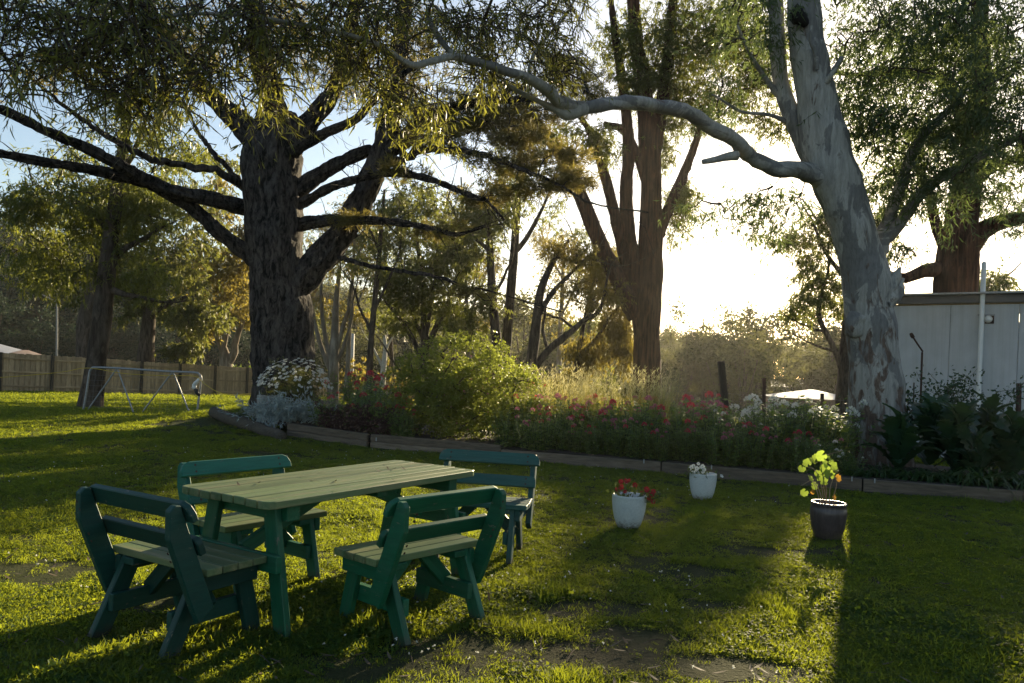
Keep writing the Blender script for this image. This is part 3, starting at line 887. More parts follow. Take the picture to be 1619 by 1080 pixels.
tree('spreading_gum', 'low-forking tree with fanned limbs and dense leaves, behind the left edge of the round shrub', 34.0,
     [[(668, 625, 18), (669, 590, 17), (671, 560, 15), (672, 530, 12), (668, 480, 9), (664, 420, 7), (655, 350, 5)], [(670, 575, 10), (652, 535, 8), (634, 505, 7), (612, 480, 4)], [(672, 560, 10), (688, 520, 9), (704, 490, 7), (722, 440, 5)], [(671, 540, 8), (655, 500, 6), (645, 450, 5), (630, 390, 3)], [(673, 530, 8), (682, 480, 6), (690, 420, 5), (700, 350, 4)], [(670, 600, 7), (640, 590, 5), (620, 570, 3)]],
     [(668, 450, 60, 45, 0, 2.2, 36), (705, 400, 45, 50, 0, 2, 26), (625, 450, 36, 36, 0, 1.6, 16), (650, 330, 60, 45, 0, 2.2, 28), (720, 490, 30, 34, 0, 1.4, 12), (640, 510, 36, 20, 0, 1.4, 9)], M['mid_bark'], M['gum_leaf'], nsp=6, nlf=12, L=.22, W=.05, nseg=12, step=.4)
tree('straight_gum', 'straight dark dense-crowned gum, left one of the close pair behind the round shrub', 32.0,
     [[(790, 600, 18), (786, 555, 16), (781, 500, 15), (777, 440, 13), (774, 380, 11), (768, 310, 8)], [(779, 470, 6), (800, 430, 4), (812, 400, 3)], [(775, 400, 7), (745, 370, 5), (725, 350, 3)]],
     [(765, 350, 50, 45, 0, 1.8, 30), (740, 400, 40, 30, 0, 1.6, 14), (770, 470, 24, 36, 0, 1, 8), (735, 520, 34, 30, .5, 1.4, 14), (790, 290, 40, 30, 0, 1.4, 9)], M['mid_bark'], M['olive_leaf'], nsp=6, nlf=12, L=.21, W=.05, nseg=12, step=.4)
tree('straight_gum', 'slightly leaning high-forked gum, right one of the close pair behind the round shrub', 36.0,
     [[(797, 600, 17), (800, 550, 16), (806, 480, 15), (812, 410, 14), (817, 340, 12), (821, 280, 9), (824, 220, 5)], [(813, 400, 9), (830, 380, 8), (850, 345, 6), (866, 310, 4)], [(817, 340, 7), (800, 300, 5), (790, 260, 3)]],
     [(825, 250, 50, 36, 0, 2, 12), (860, 320, 36, 28, 0, 1.5, 8), (800, 330, 30, 24, 0, 1.4, 5)], M['mid_bark'], M['gum_leaf'], nsp=4, nlf=11, L=.22, W=.045, nseg=12, step=.4)
tree('leaning_gum', 'crooked tree leaning right with a twisting low limb, right of the round shrub', 30.0,
     [[(838, 615, 20), (840, 575, 18), (847, 520, 16), (853, 470, 14), (862, 440, 11), (880, 405, 8), (900, 380, 5)], [(838, 590, 13), (866, 555, 11), (890, 535, 11), (908, 520, 9), (925, 505, 8), (945, 495, 7), (955, 470, 5)], [(850, 500, 10), (872, 465, 8), (895, 440, 6), (915, 420, 4)], [(866, 555, 6), (858, 520, 5), (862, 490, 4)], [(908, 520, 5), (890, 505, 4), (870, 500, 3)], [(880, 405, 5), (905, 415, 4), (935, 410, 3)]],
     [(905, 400, 50, 30, 0, 1.4, 18), (960, 470, 34, 28, 0, 1, 12), (920, 460, 30, 24, 0, 1, 9), (870, 400, 30, 30, 0, 1, 8)], M['mid_bark'], M['gold_leaf'], nsp=5, nlf=12, L=.18, W=.035, nseg=12, step=.35)
for (px, Y, lean, top, wd, lab, k) in [
        (548, 41, 12, 300, 8, 'slender pale gum behind the fence just right of the huge trunk', 0), (622, 45, -14, 330, 8, 'slender gum far behind the red valerians, tilting left', 1),
        (716, 47, 16, 310, 9, 'slender gum rising behind the crown of the round shrub', 2), (744, 40, -10, 280, 8, 'slender dark gum just left of the close pair', 3),
        (926, 50, 14, 360, 9, 'slender gum behind the golden drooping tree', 4), (484, 52, -8, 340, 8, 'slender gum showing against the right edge of the huge trunk', 5), (882, 58, 10, 390, 9, 'slender gum far behind the crooked leaning tree', 6)]:
    st = [[(px, 612, wd), (px + lean * .3, 540, wd * .85), (px + lean * .7, 460, wd * .7), (px + lean, 390, wd * .55), (px + lean * 1.5, top, wd * .3)],
          [(px + lean * .5, 500, wd * .45), (px + lean * .5 + 22, 455, wd * .35), (px + lean * .5 + 34, 415, wd * .2)],
          [(px + lean * .8, 440, wd * .4), (px + lean * .8 - 22, 400, wd * .3), (px + lean * .8 - 36, 360, wd * .2)]]
    bl = [(px + lean * 1.2, top + 50, 40, 40, 0, 2, 12), (px + lean * .5 + 34, 420, 30, 24, 0, 1.6, 8), (px + lean * .8 - 32, 370, 34, 26, 0, 1.6, 8), (px, 500, 36, 30, 0, 1.6, 6)]
    tree('slender_gum', lab, Y, st, bl, [M['pale_bark'], M['mid_bark'], M['red_bark']][k % 3], [M['gold_leaf'], M['gum_leaf'], M['olive_leaf']][k % 3], nsp=6, nlf=12, L=.22, W=.045, nseg=9, step=.5, group='slender gums behind the bed')
tree('weeping_conifer', 'golden drooping tree hanging in strands beside the reddish split trunk', 33.0,
     [[(905, 630, 10), (910, 590, 9), (918, 540, 8), (930, 480, 6), (945, 420, 4)], [(912, 570, 6), (945, 530, 5), (975, 490, 4)]],
     [(960, 430, 40, 40, 0, 1.6, 22), (975, 500, 32, 60, 0, 1.6, 34), (930, 555, 34, 32, .4, 1.2, 22), (990, 560, 18, 34, 0, .8, 9), (900, 590, 26, 18, .5, 1, 9)], M['mid_bark'], M['gold_leaf'], nsp=7, nlf=14, L=.20, W=.035, nseg=8, droop=2.6, step=.4)
tree('small_gum', 'small open gum with a bent side limb, just left of the white gum trunk', 38.0,
     [[(1336, 660, 30), (1337, 610, 27), (1340, 560, 25), (1344, 510, 23), (1350, 450, 20), (1354, 390, 15), (1358, 330, 10)], [(1334, 590, 12), (1322, 558, 9), (1308, 530, 8), (1298, 510, 8), (1294, 490, 7), (1300, 460, 5), (1310, 425, 4)], [(1305, 525, 6), (1285, 520, 4), (1268, 512, 3)], [(1322, 556, 5), (1296, 548, 4), (1275, 540, 2)], [(1350, 450, 10), (1320, 420, 7), (1298, 385, 5), (1285, 350, 4)], [(1340, 420, 8), (1310, 370, 6), (1290, 345, 4)]],
     [(1288, 440, 42, 40, 0, 1.6, 26), (1262, 485, 30, 30, 0, 1.4, 10), (1300, 395, 45, 30, 0, 1.8, 13), (1292, 352, 26, 18, 0, 1.6, 13), (1243, 374, 42, 15, 0, 1.6, 12), (1318, 470, 20, 30, 0, 1, 8), (1380, 380, 26, 44, 0, 1.6, 16), (1376, 344, 18, 14, 0, 1.4, 9), (1370, 440, 40, 40, 0, 1.6, 12)], M['mid_bark'], M['gum_leaf'], nsp=5, nlf=12, L=.24, W=.055, nseg=14, step=.3, rbase=.045)  # upper clumps added to shade the lawn, some unseen behind the white gum
tree('small_gum', 'little round tree crown peeping over the shed roof beside the tall pipe', 42.0,
     [[(1562, 560, 14), (1564, 500, 12), (1566, 460, 8)], [(1565, 490, 6), (1580, 450, 4)]],
     [(1570, 448, 26, 22, 0, 1.4, 14), (1545, 462, 18, 16, 0, 1, 7)], M['mid_bark'], M['gum_leaf'], nsp=5, nlf=11, L=.28, W=.07, nseg=8, step=.5)
tree('dead_tree', 'bleached dead white stub among the dark trees behind the bed', 44.0,
     [[(604, 620, 9), (606, 585, 9), (609, 555, 7), (608, 530, 4)], [(605, 580, 5), (596, 560, 4), (588, 545, 2)], [(608, 560, 5), (616, 540, 3)]], [], plain('bleached_wood', (.5, .47, .42), .8, 0, .2, 8), None, nseg=8, step=.4)
tree('dead_tree', 'bare white forked snag against the dark hillside far left', 75.0,
     [[(95, 500, 4), (90, 478, 3), (86, 455, 2), (78, 430, 1)], [(90, 478, 3), (70, 468, 2), (45, 452, 1)], [(87, 460, 2), (92, 440, 1)]], [], plain('bleached_wood', (.26, .25, .23), .8, 0, .2, 8), None, nseg=6, step=.6)

# lime undergrowth behind the fence and dark bushes along the far paddock
def bush(name, label, px, py, Y, w, h, leaf, n=26, nsp=6, nlf=12, L=.16, W=.06, cat='bush', group=None, zc=.5, spread=.7):
    c = at(px, py, Y)
    g = float(terrain(c[0], c[1]))
    base = np.array([c[0], c[1], g])
    t = thing(name, label, cat, base, 0, group)
    ch = max(h * .5, (c[2] - g))
    C = ellips(n, (0, 0, h * zc), (w / 2, w / 2, h / 2))
    C[:, 2] = np.abs(C[:, 2])
    cl = np.hstack([C, np.full((n, 1), min(w, h) * .28)])
    br_ = MB(); grow(br_, np.array([[0, 0, 0], [0, 0, h * .12], [0, 0, h * .25]]), cl, .02, 4, .05)
    br_.build('branches', M['mid_bark'], t, 'stuff', smooth=True)
    cm_ = MB(); gum_sprays(cm_, cl, nsp, nlf, L, W, spread, .15, tl=.25)
    cm_.build('crown', leaf, t, 'stuff')
    return t
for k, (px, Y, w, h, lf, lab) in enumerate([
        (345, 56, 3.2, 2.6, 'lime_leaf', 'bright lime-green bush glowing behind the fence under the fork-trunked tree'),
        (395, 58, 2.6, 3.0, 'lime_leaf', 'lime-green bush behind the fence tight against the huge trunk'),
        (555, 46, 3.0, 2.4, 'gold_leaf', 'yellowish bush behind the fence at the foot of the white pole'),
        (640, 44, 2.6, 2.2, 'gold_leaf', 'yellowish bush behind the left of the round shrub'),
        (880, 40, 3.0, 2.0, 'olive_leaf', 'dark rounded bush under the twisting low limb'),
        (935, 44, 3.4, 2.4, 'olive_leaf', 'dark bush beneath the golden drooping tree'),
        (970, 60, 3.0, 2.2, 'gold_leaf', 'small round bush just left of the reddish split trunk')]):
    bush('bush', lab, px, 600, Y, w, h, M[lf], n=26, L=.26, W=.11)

# ------------------------------------------------------------------ scattering (grass and far woods only)
def scatter_group(coll):
    ng = bpy.data.node_groups.new('scatter', 'GeometryNodeTree')
    ng.interface.new_socket('Geometry', in_out='INPUT', socket_type='NodeSocketGeometry')
    ng.interface.new_socket('Geometry', in_out='OUTPUT', socket_type='NodeSocketGeometry')
    gi, go = ng.nodes.new('NodeGroupInput'), ng.nodes.new('NodeGroupOutput')
    iop = ng.nodes.new('GeometryNodeInstanceOnPoints')
    ci = ng.nodes.new('GeometryNodeCollectionInfo')
    ci.inputs['Collection'].default_value = coll
    ci.inputs['Separate Children'].default_value = True
    ci.inputs['Reset Children'].default_value = True
    iop.inputs['Pick Instance'].default_value = True
    def nattr(n_, t_):
        q = ng.nodes.new('GeometryNodeInputNamedAttribute'); q.data_type = t_; q.inputs['Name'].default_value = n_
        return q.outputs['Attribute']
    ng.links.new(gi.outputs[0], iop.inputs['Points'])
    ng.links.new(ci.outputs[0], iop.inputs['Instance'])
    ng.links.new(nattr('pick', 'INT'), iop.inputs['Instance Index'])
    ng.links.new(nattr('turn', 'FLOAT_VECTOR'), iop.inputs['Rotation'])
    ng.links.new(nattr('size', 'FLOAT_VECTOR'), iop.inputs['Scale'])
    ng.links.new(iop.outputs[0], go.inputs[0])
    return ng
def scatter(name, P, pick, turn, size, label, cat, ng):
    me = bpy.data.meshes.new(name)
    me.vertices.add(len(P)); me.vertices.foreach_set('co', P.astype(np.float32).ravel())
    a = me.attributes.new('pick', 'INT', 'POINT'); a.data.foreach_set('value', pick.astype(np.int32))
    a = me.attributes.new('turn', 'FLOAT_VECTOR', 'POINT'); a.data.foreach_set('vector', turn.astype(np.float32).ravel())
    a = me.attributes.new('size', 'FLOAT_VECTOR', 'POINT'); a.data.foreach_set('vector', size.astype(np.float32).ravel())
    o = link(name, me, None, 'stuff'); o['label'] = label; o['category'] = cat
    md = o.modifiers.new('scatter', 'NODES'); md.node_group = ng
    return o
# ------------------------------------------------------------------ far woodland
def crown_proto(n, tall, seed):
    C = ellips(9, (0, 0, tall * .68), (tall * .26, tall * .26, tall * .24))
    C2 = np.repeat(C, 6, 0) + rng.normal(size=(54, 3)) * tall * .085
    P = np.repeat(C2, n // 54, 0) + rng.normal(size=(n // 54 * 54, 3)) * tall * .035
    D = rdir(len(P)) + DOWN * .4
    mb_ = MB()
    leaves(mb_, P, D, tall * (.026 + .022 * rng.random(len(P))), tall * .017, .1)
    tb_ = MB()
    tube(tb_, np.array([[0, 0, -.5], [.05 * tall * rng.normal(), 0, tall * .35], [.03 * tall * rng.normal(), 0, tall * .62]]), [tall * .022, tall * .016, tall * .008], 5)
    for c in C[:5]:
        tube(tb_, np.array([[0, 0, tall * .3], (c + [0, 0, tall * .3]) / 2 + [0, 0, -.03 * tall], c]), [tall * .01, tall * .007, tall * .003], 4, cap=False)
    return mb_, tb_
def wood_protos(leaf, nm):
    c_ = bpy.data.collections.new(nm)
    for k in range(7):
        pm, pt = crown_proto(2400, 8.0, k)
        npl_ = sum(len(f) for f in pm.f)
        for v, f in zip(list(pt.v), [None] * len(pt.v)):
            pass
        o0 = pm.n
        pm.v += pt.v; pm.r += pt.r; pm.f += [f + o0 for f in pt.f]; pm.n += pt.n
        me_ = pm.mesh(nm, leaf)
        me_.materials.append(M['mid_bark'])
        idx = np.zeros(len(me_.polygons), np.int32); idx[npl_:] = 1
        me_.polygons.foreach_set('material_index', idx)
        c_.objects.link(bpy.data.objects.new(nm + '_%d' % k, me_))
    return scatter_group(c_)
def far_wood(name, leaf, sel, n, rmin, rmax, hs, label):
    az = np.radians(rng.uniform(*sel, n)); r = np.sqrt(rng.uniform(rmin ** 2, rmax ** 2, n))
    x, y = r * np.sin(az), r * np.cos(az)
    s_ = rng.uniform(*hs, n) / 8.0; sx = s_ * rng.uniform(.85, 1.3, n)
    return scatter(name, np.stack([x, y, terrain(x, y)], -1), rng.integers(0, 7, n), np.stack([0 * x, 0 * x, rng.random(n) * TAU], -1), np.stack([sx, sx, s_], -1), label, 'forest', wood_protos(leaf, 'far_tree'))
far_wood('forest', M['far_blue'], (-46, -13), 520, 92, 175, (5, 10), 'dark forested hillside far off at the left behind the fence')
far_wood('forest', M['far_leaf'], (-15, 7), 280, 88, 175, (4.5, 10.5), 'hazy wooded slope behind the trees in the middle')
far_wood('forest', M['far_leaf'], (6, 44), 330, 84, 175, (4, 11), 'sunlit hazy line of gum woodland beyond the paddock at the right')
# a few far trees that stand out
def lone(px, py_top, Y, label):
    p = at(px, py_top, Y); g = float(terrain(p[0], p[1]))
    h = max(5.0, p[2] - g)
    t = thing('distant_gum', label, 'tree', (p[0], p[1], g), 0, 'distant gums that stand above the far tree line')
    pm, pt = crown_proto(3000, h * 1.05, 0)
    pt.build('trunk', M['mid_bark'], t, smooth=True)
    pm.build('crown', M['far_leaf'], t, 'stuff')
for px, py, Y, lab in [(1147, 496, 84, 'far round-topped gum above the flower bed, right of the reddish split trunk'), (1212, 492, 88, 'far broad-domed gum standing above the tree line left of the white gum'), (1085, 508, 86, 'far gum in haze touching the right side of the reddish trunk'), (832, 462, 95, 'far domed gum in haze between the leaning trunk and the close pair'), (1322, 488, 90, 'far gum half hidden behind the small open gum'), (890, 500, 90, 'far gum in haze behind the golden drooping tree'), (1180, 530, 72, 'lower far gum in front of the woodland edge above the white flowers')]:
    lone(px, py, Y, lab)

# ------------------------------------------------------------------ paling fence
fence = thing('paling_fence', 'long weathered timber paling fence across the back of the lawn', 'fence')
FA, FB = at(-70, 0, 31.5), at(705, 0, 60.0)
FA[2] = FB[2] = 0
fl = np.linalg.norm(FB - FA); fd = (FB - FA) / fl
fn = np.array([fd[1], -fd[0], 0])
if fn[1] > 0: fn = -fn                                          # towards the lawn
def fz(s):
    p = FA + fd * s
    return float(terrain(p[0], p[1]))
pal = [board_mesh('paling', 1.72, .15, .018, M['paling'], .003), board_mesh('paling', 1.70, .145, .018, M['paling'], .003), board_mesh('paling', 1.74, .15, .018, M['paling'], .003)]
npal = 290
for i in range(npal):
    s = (i + .5) * fl / npal
    p = FA + fd * s + fn * (-.012 if i % 2 else -.036)
    z = fz(s) + .88 + rng.normal() * .012
    Mx = Matrix.Translation(Vector((p[0], p[1], z))) @ Matrix((Vector((0, 0, 1)), Vector(fd), Vector((0, 0, 1)).cross(Vector(fd)))).transposed().to_4x4() @ Matrix.Rotation(rng.normal() * .008, 4, 'Z')
    link('paling', pal[i % 3], fence, None, Mx)
nb = 15
for i in range(nb):
    s0, s1 = i * fl / nb, (i + 1) * fl / nb
    a, b_ = FA + fd * s0, FA + fd * s1
    for hz in (.28, .92, 1.52):
        pa = a + fn * .022 + np.array([0, 0, fz(s0) + hz]); pb = b_ + fn * .022 + np.array([0, 0, fz(s1) + hz])
        board('rail', fence, pa, pb, .075, .04, fn, M['paling'], .004)
    q = a + fn * .095
    board('post', fence, (q[0], q[1], fz(s0) - .2), (q[0], q[1], fz(s0) + 1.76), .12, .10, fn, M['oldpost'], .006)

# ------------------------------------------------------------------ farm gate and rope
def pix(px, py, Y):
    return at(px, py, Y)
GYD = 19.4
gb = ground_hit(225, 655)
gate = thing('farm_gate', 'grey tubular steel farm gate with slanted braces standing open on the lawn', 'gate', gb)
def gtube(name, pts, r, mat=M['galv'], n=None):
    m_ = MB()
    Q = catmull([np.asarray(p) - gb for p in pts], n or 8 * len(pts))
    tube(m_, Q, np.full(len(Q), r), 8)
    return m_.build(name, mat, gate, smooth=True)
gtube('frame', [pix(131, 652, GYD), pix(136, 625, GYD), pix(141, 592, GYD), pix(144, 584, GYD), pix(152, 581, GYD), pix(200, 583, GYD), pix(260, 587, GYD), pix(306, 589, GYD), pix(315, 592, GYD), pix(318, 600, GYD), pix(315, 625, GYD), pix(311, 657, GYD)], .028, n=90)
gtube('bottom_bar', [pix(131, 650, GYD), pix(220, 657, GYD), pix(311, 655, GYD)], .022)
for a, b_ in (((184, 584), (139, 648)), ((186, 584), (213, 658)), ((272, 589), (222, 656)), ((274, 589), (301, 656))):
    gtube('brace', [pix(*a, GYD - .02), pix(*b_, GYD - .02)], .02)
m_ = MB()
for k in range(1, 15):
    t_ = k / 15
    a, b_ = pix(140 + 177 * t_, 584 + 7 * t_, GYD + .02), pix(132 + 179 * t_, 652 + 3 * t_, GYD + .02)
    tube(m_, np.array([a, b_]) - gb, [.0022, .0022], 3, cap=False)
for k in range(1, 8):
    t_ = k / 8
    a, b_ = pix(140 - 8 * t_, 584 + 68 * t_, GYD + .02), pix(317 - 6 * t_, 592 + 63 * t_, GYD + .02)
    tube(m_, np.array([a, b_]) - gb, [.0022, .0022], 3, cap=False)
m_.build('wire_mesh', M['wire'], gate)
m_ = MB()
Q = catmull([pix(316, 597, GYD - .04), pix(312, 603, GYD - .07), pix(307, 610, GYD - .06), pix(309, 617, GYD - .06)], 14) - gb
tube(m_, Q, np.interp(np.linspace(0, 1, 14), [0, .3, .8, 1], [.02, .045, .06, .02]), 8, .4, .05)
m_.build('latch_wrap', M['white_plastic'], gate, smooth=True)
m_ = MB()
Q = catmull([pix(309, 615, GYD - .05), pix(312, 622, GYD - .07), pix(316, 624, GYD - .03)], 8) - gb
tube(m_, Q, np.full(8, .05), 8, .3, .05)
m_.build('latch', plain('black_rubber', (.02, .02, .02), .7), gate, smooth=True)
rope = MB()
Q = catmull([pix(-30, 599, 17.5), pix(40, 594, 18.2), pix(100, 588, 18.9), pix(140, 582, GYD - .05), pix(200, 591, GYD - .05), pix(262, 594, GYD - .05), pix(308, 595, GYD - .06), pix(322, 606, 18.8), pix(345, 620, 18.3), pix(372, 624, 17.6), pix(402, 622, 16.8)], 90)
tube(rope, Q, np.full(90, .0085), 5)
tag(rope.build('rope', M['rope'], smooth=True), 'thin yellow rope strung along the fence and gate to the huge tree', 'rope')

# ------------------------------------------------------------------ garden bed: soil, sleepers, log
EPX = [(1760, 812), (1619, 797), (1365, 777), (1140, 757), (850, 731), (582, 707), (470, 692), (430, 684)]
EP = [ground_hit(*p) for p in EPX]
EPa = np.array(EP)[:, :2]
def edge_y(x):
    o = np.argsort(EPa[:, 0])
    return np.interp(x, EPa[o, 0], EPa[o, 1])
edging = thing('garden_edging', 'low weathered timber sleeper edging along the front of the flower bed', 'garden edging')
SL = [(0, 2), (2, 3.55), (3.55, 5.0), (5.0, 6.0), (6.0, 7.0)]
def ept(t):
    i = min(int(t), len(EP) - 2)
    return EP[i] * (1 - (t - i)) + EP[i + 1] * (t - i)
for k, (a, b_) in enumerate([(0, .995), (1, 1.995), (2.003, 3.3), (3.306, 4.2), (4.206, 4.985), (5.01, 6.4)]):
    pa, pb = ept(a), ept(b_)
    for lay in range(2 if k in (4, 5) else 1):
        hh = .20 if k < 4 else .13
        off = np.array([0, .04 + .012 * lay, hh / 2 - .03 + lay * (hh + .004)])
        za, zb = float(terrain(pa[0], pa[1])), float(terrain(pb[0], pb[1]))
        qa = np.array([pa[0], pa[1], za]) + off; qb = np.array([pb[0], pb[1], zb]) + off
        board('sleeper', edging, qa, qb, .075, hh, (0, 0, 1), M['sleeper'], .01)
for t_ in (1.93, 2.08, 3.05, 3.4, 4.95):
    p = ept(t_)
    board('clip', edging, (p[0], p[1] - .006, .12), (p[0], p[1] - .006, .185), .02, .006, (0, 1, 0), M['galv'], .001)
# soil of the bed
xs = np.linspace(EPa[:, 0].min() - .3, EPa[:, 0].max() + 2, 70)
V, nn = [], 8
for x in xs:
    y0 = float(edge_y(x)) + .09
    for k in range(nn):
        y = y0 + k / (nn - 1) * 4.2
        V.append((x, y, max(float(terrain(x, y)), 0) + .16 - .13 * sstep(3.0, 4.2, y - y0) + (nz2(np.array(x), np.array(y), .3, 8) - .5) * .05))
mb = MB()
i = np.arange(len(xs) - 1)[:, None]; j = np.arange(nn - 1)[None]
a = (i * nn + j)
mb.add(V, np.stack([a, a + nn, a + nn + 1, a + 1], -1).reshape(-1, 4))
mb.build('bed_soil', M['soil'], kind='structure', smooth=True)
lp = [ground_hit(338, 652, .12), ground_hit(375, 666, .1), ground_hit(415, 680, .08), ground_hit(446, 691, .05)]
mb = MB(); Q = catmull(lp, 40); tube(mb, Q, np.linspace(.13, .10, 40) , 14, .25, .3, 5)
tag(mb.build('edging_log', M['oldpost'], smooth=True), 'grey half-buried log at the mound end of the flower bed', 'log')

def bed_pt(px, back, dz=0.0):
    """a point in the bed at photo column px, 'back' metres behind the edging"""
    lo = 6.0
    for _ in range(30):
        p = at(px, 0, lo)
        lo = float(edge_y(p[0])) + back
    p = at(px, 0, lo)
    z = max(float(terrain(p[0], p[1])), 0) + .15
    return np.array([p[0], p[1], z + dz])

# old concrete trough behind the white bush
tp = at(426, 655, 15.3); tp[2] = float(terrain(tp[0], tp[1]))
tr = thing('garden_trough', 'weathered grey box planter half hidden by the white-flowering bush', 'planter', tp, .5)
for nm, p0, p1, w, t_, n_ in (('panel', (-.22, -.2, .27), (.22, -.2, .27), .54, .05, (0, 1, 0)), ('panel', (-.22, .2, .27), (.22, .2, .27), .54, .05, (0, 1, 0)), ('panel', (-.195, -.172, .27), (-.195, .172, .27), .54, .05, (1, 0, 0)), ('panel', (.195, -.172, .27), (.195, .172, .27), .54, .05, (1, 0, 0)), ('soil', (-.17, 0, .42), (.17, 0, .42), .34, .03, (0, 0, 1))):
    board(nm, tr, p0, p1, w, t_, n_, M['soil'] if nm == 'soil' else M['concrete'], .006)

# ------------------------------------------------------------------ bed plants
M['shrub_leaf'] = leafmat('shrub_leaf', (.055, .085, .018), (.12, .15, .032), (.44, .50, .07), .50, .45)
M['val_leaf'] = leafmat('valerian_leaf', (.040, .105, .036), (.085, .165, .052), (.40, .50, .07), .42, .45)
M['pink_petal'] = leafmat('pink_petal', (.40, .09, .17), (.58, .22, .30), (.62, .24, .32), .4, .7)
M['red_petal'] = leafmat('red_petal', (.40, .035, .06), (.55, .08, .10), (.7, .10, .14), .4, .7)
M['white_petal'] = leafmat('white_petal', (.70, .70, .64), (.80, .80, .76), (.8, .8, .7), .4, .7)
M['silver_leaf'] = leafmat('silver_leaf', (.30, .36, .36), (.44, .50, .48), (.40, .44, .36), .2, .8)
M['daisy_leaf'] = leafmat('daisy_leaf', (.035, .06, .02), (.08, .10, .03), (.25, .26, .05), .4, .5)
M['feather'] = leafmat('feather_grass', (.26, .26, .13), (.42, .40, .22), (.70, .64, .32), .5, .7)
M['strap_leaf'] = leafmat('strap_leaf', (.020, .050, .018), (.045, .090, .028), (.15, .25, .04), .35, .35, .5)
M['acanthus_leaf'] = leafmat('acanthus_leaf', (.016, .042, .022), (.030, .070, .032), (.10, .17, .04), .3, .35, .5)
M['purple_leaf'] = leafmat('purple_leaf', (.05, .030, .028), (.09, .055, .045), (.18, .08, .06), .3, .5)
M['stem'] = plain('green_stem', (.06, .09, .03), .6)
M['yellow'] = plain('flower_centre', (.6, .42, .04), .7)

# rounded golden-lit shrub
sp_ = bed_pt(765, 1.5)
shrub = thing('round_shrub', 'large rounded small-leaved shrub glowing yellow-green in the middle of the bed', 'shrub', sp_)
n = 190
C = ellips(n, (0, 0, 0), (1, 1, 1)); C = C * (.78 + .42 * vnoise(unit(C) * 1.9 + 5, 3))[:, None] * np.array([1.2, 1.0, .95]) + [0, 0, .80]; C[:, 2] = np.clip(C[:, 2], .05, None)
cl = np.hstack([C, rng.uniform(.12, .30, (n, 1))])
o_ = ellips(46, (0, 0, .85), (1, 1, 1)); o_ = unit(o_ - [0, 0, .85]) * np.array([1.32, 1.1, 1.02]) + [0, 0, .85]; o_ = o_[o_[:, 2] > .35]
cl = np.vstack([cl, np.hstack([o_, np.full((len(o_), 1), .10)])])
cl = np.vstack([cl, np.hstack([np.array([[-1.25, -.1, 1.15], [-1.05, -.2, 1.3], [.95, -.2, 1.2], [.3, 0, 1.75], [-.3, 0, 1.78], [1.3, -.2, .7], [-1.3, -.2, .5], [0, .1, 1.85], [.6, -.1, 1.6], [-.7, 0, 1.62]]), np.full((10, 1), .16)])])
br_ = MB(); grow(br_, np.array([[0, 0, 0], [.1, 0, .15], [-.1, .05, .3], [.2, -.1, .4]]), cl, .016, 4, .04)
br_.build('branches', M['mid_bark'], shrub, 'stuff', smooth=True)
cm_ = MB(); gum_sprays(cm_, cl, 12, 15, .052, .030, .8, -.3, tl=.20)
cm_.build('crown', M['shrub_leaf'], shrub, 'stuff')
m_ = MB()
P = C[rng.integers(0, n, 160)] * np.array([1.06, 1.06, 1.04]) + rng.normal(size=(160, 3)) * .08
leaves(m_, np.repeat(P, 4, 0), rdir(640), .02, .02, 0)
m_.build('blossom', M['pink_petal'], shrub, 'stuff')

# white daisy bush with a silver-leaved plant in front
dp = bed_pt(492, 1.25)
daisy = thing('daisy_bush', 'domed bush covered in small white daisies beside the huge dark trunk', 'bush', dp)
n = 60
C = ellips(n, (0, 0, .55), (.66, .55, .50)); C[:, 2] = np.clip(C[:, 2], .1, None)
cl = np.hstack([C, np.full((n, 1), .2)])
br_ = MB(); grow(br_, np.array([[0, 0, 0], [0, 0, .1]]), cl, .012, 4, .04); br_.build('branches', M['mid_bark'], daisy, 'stuff', smooth=True)
cm_ = MB(); gum_sprays(cm_, cl, 8, 16, .05, .014, .8, -.5, tl=.16); cm_.build('crown', M['daisy_leaf'], daisy, 'stuff')
fm = []
for k in range(3):
    m_ = MB()
    a = np.arange(11) / 11 * TAU + k
    D = np.stack([np.cos(a), np.sin(a), np.full(11, .25 - .1 * k)], -1)
    leaves(m_, D * .006, D, .030, .014, .05, side=np.tile([[0, 0, 1.0]], (11, 1)), rnd=np.full(11, .5))
    fm.append(m_.mesh('flower', M['white_petal']))
cmm = MB(); a = np.arange(8) / 8 * TAU
cmm.add(np.vstack([np.stack([np.cos(a) * .009, np.sin(a) * .009, 0 * a + .004], -1), [[0, 0, .011]]]), np.stack([np.arange(8), (np.arange(8) + 1) % 8, np.full(8, 8)], -1))
eye = cmm.mesh('flower_eye', M['yellow'])
for k in range(250):
    d = rdir(1)[0]; d[2] = abs(d[2]) * .9 - .05; d[1] = -abs(d[1]) * .7 if rng.random() < .75 else d[1]
    d = unit(d)
    p = np.array([0, 0, .55]) + d * np.array([.72, .62, .55]) * (1 + rng.normal() * .05)
    up = Vector(d * .6 + np.array([0, -.25, .7]) + rng.normal(size=3) * .25)
    Mx = Matrix.Translation(Vector(p)) @ up.to_track_quat('Z', 'Y').to_matrix().to_4x4()
    fo = link('flower', fm[k % 3], daisy, None, Mx @ Matrix.Scale(rng.uniform(.8, 1.25), 4))
    if k < 60: link('flower_eye', eye, fo)
dp2 = bed_pt(484, .5)
silver = thing('silver_leaf_plant', 'silvery felt-leaved plant spilling over the sleepers below the white daisies', 'plant', dp2)
m_, st_ = MB(), MB()
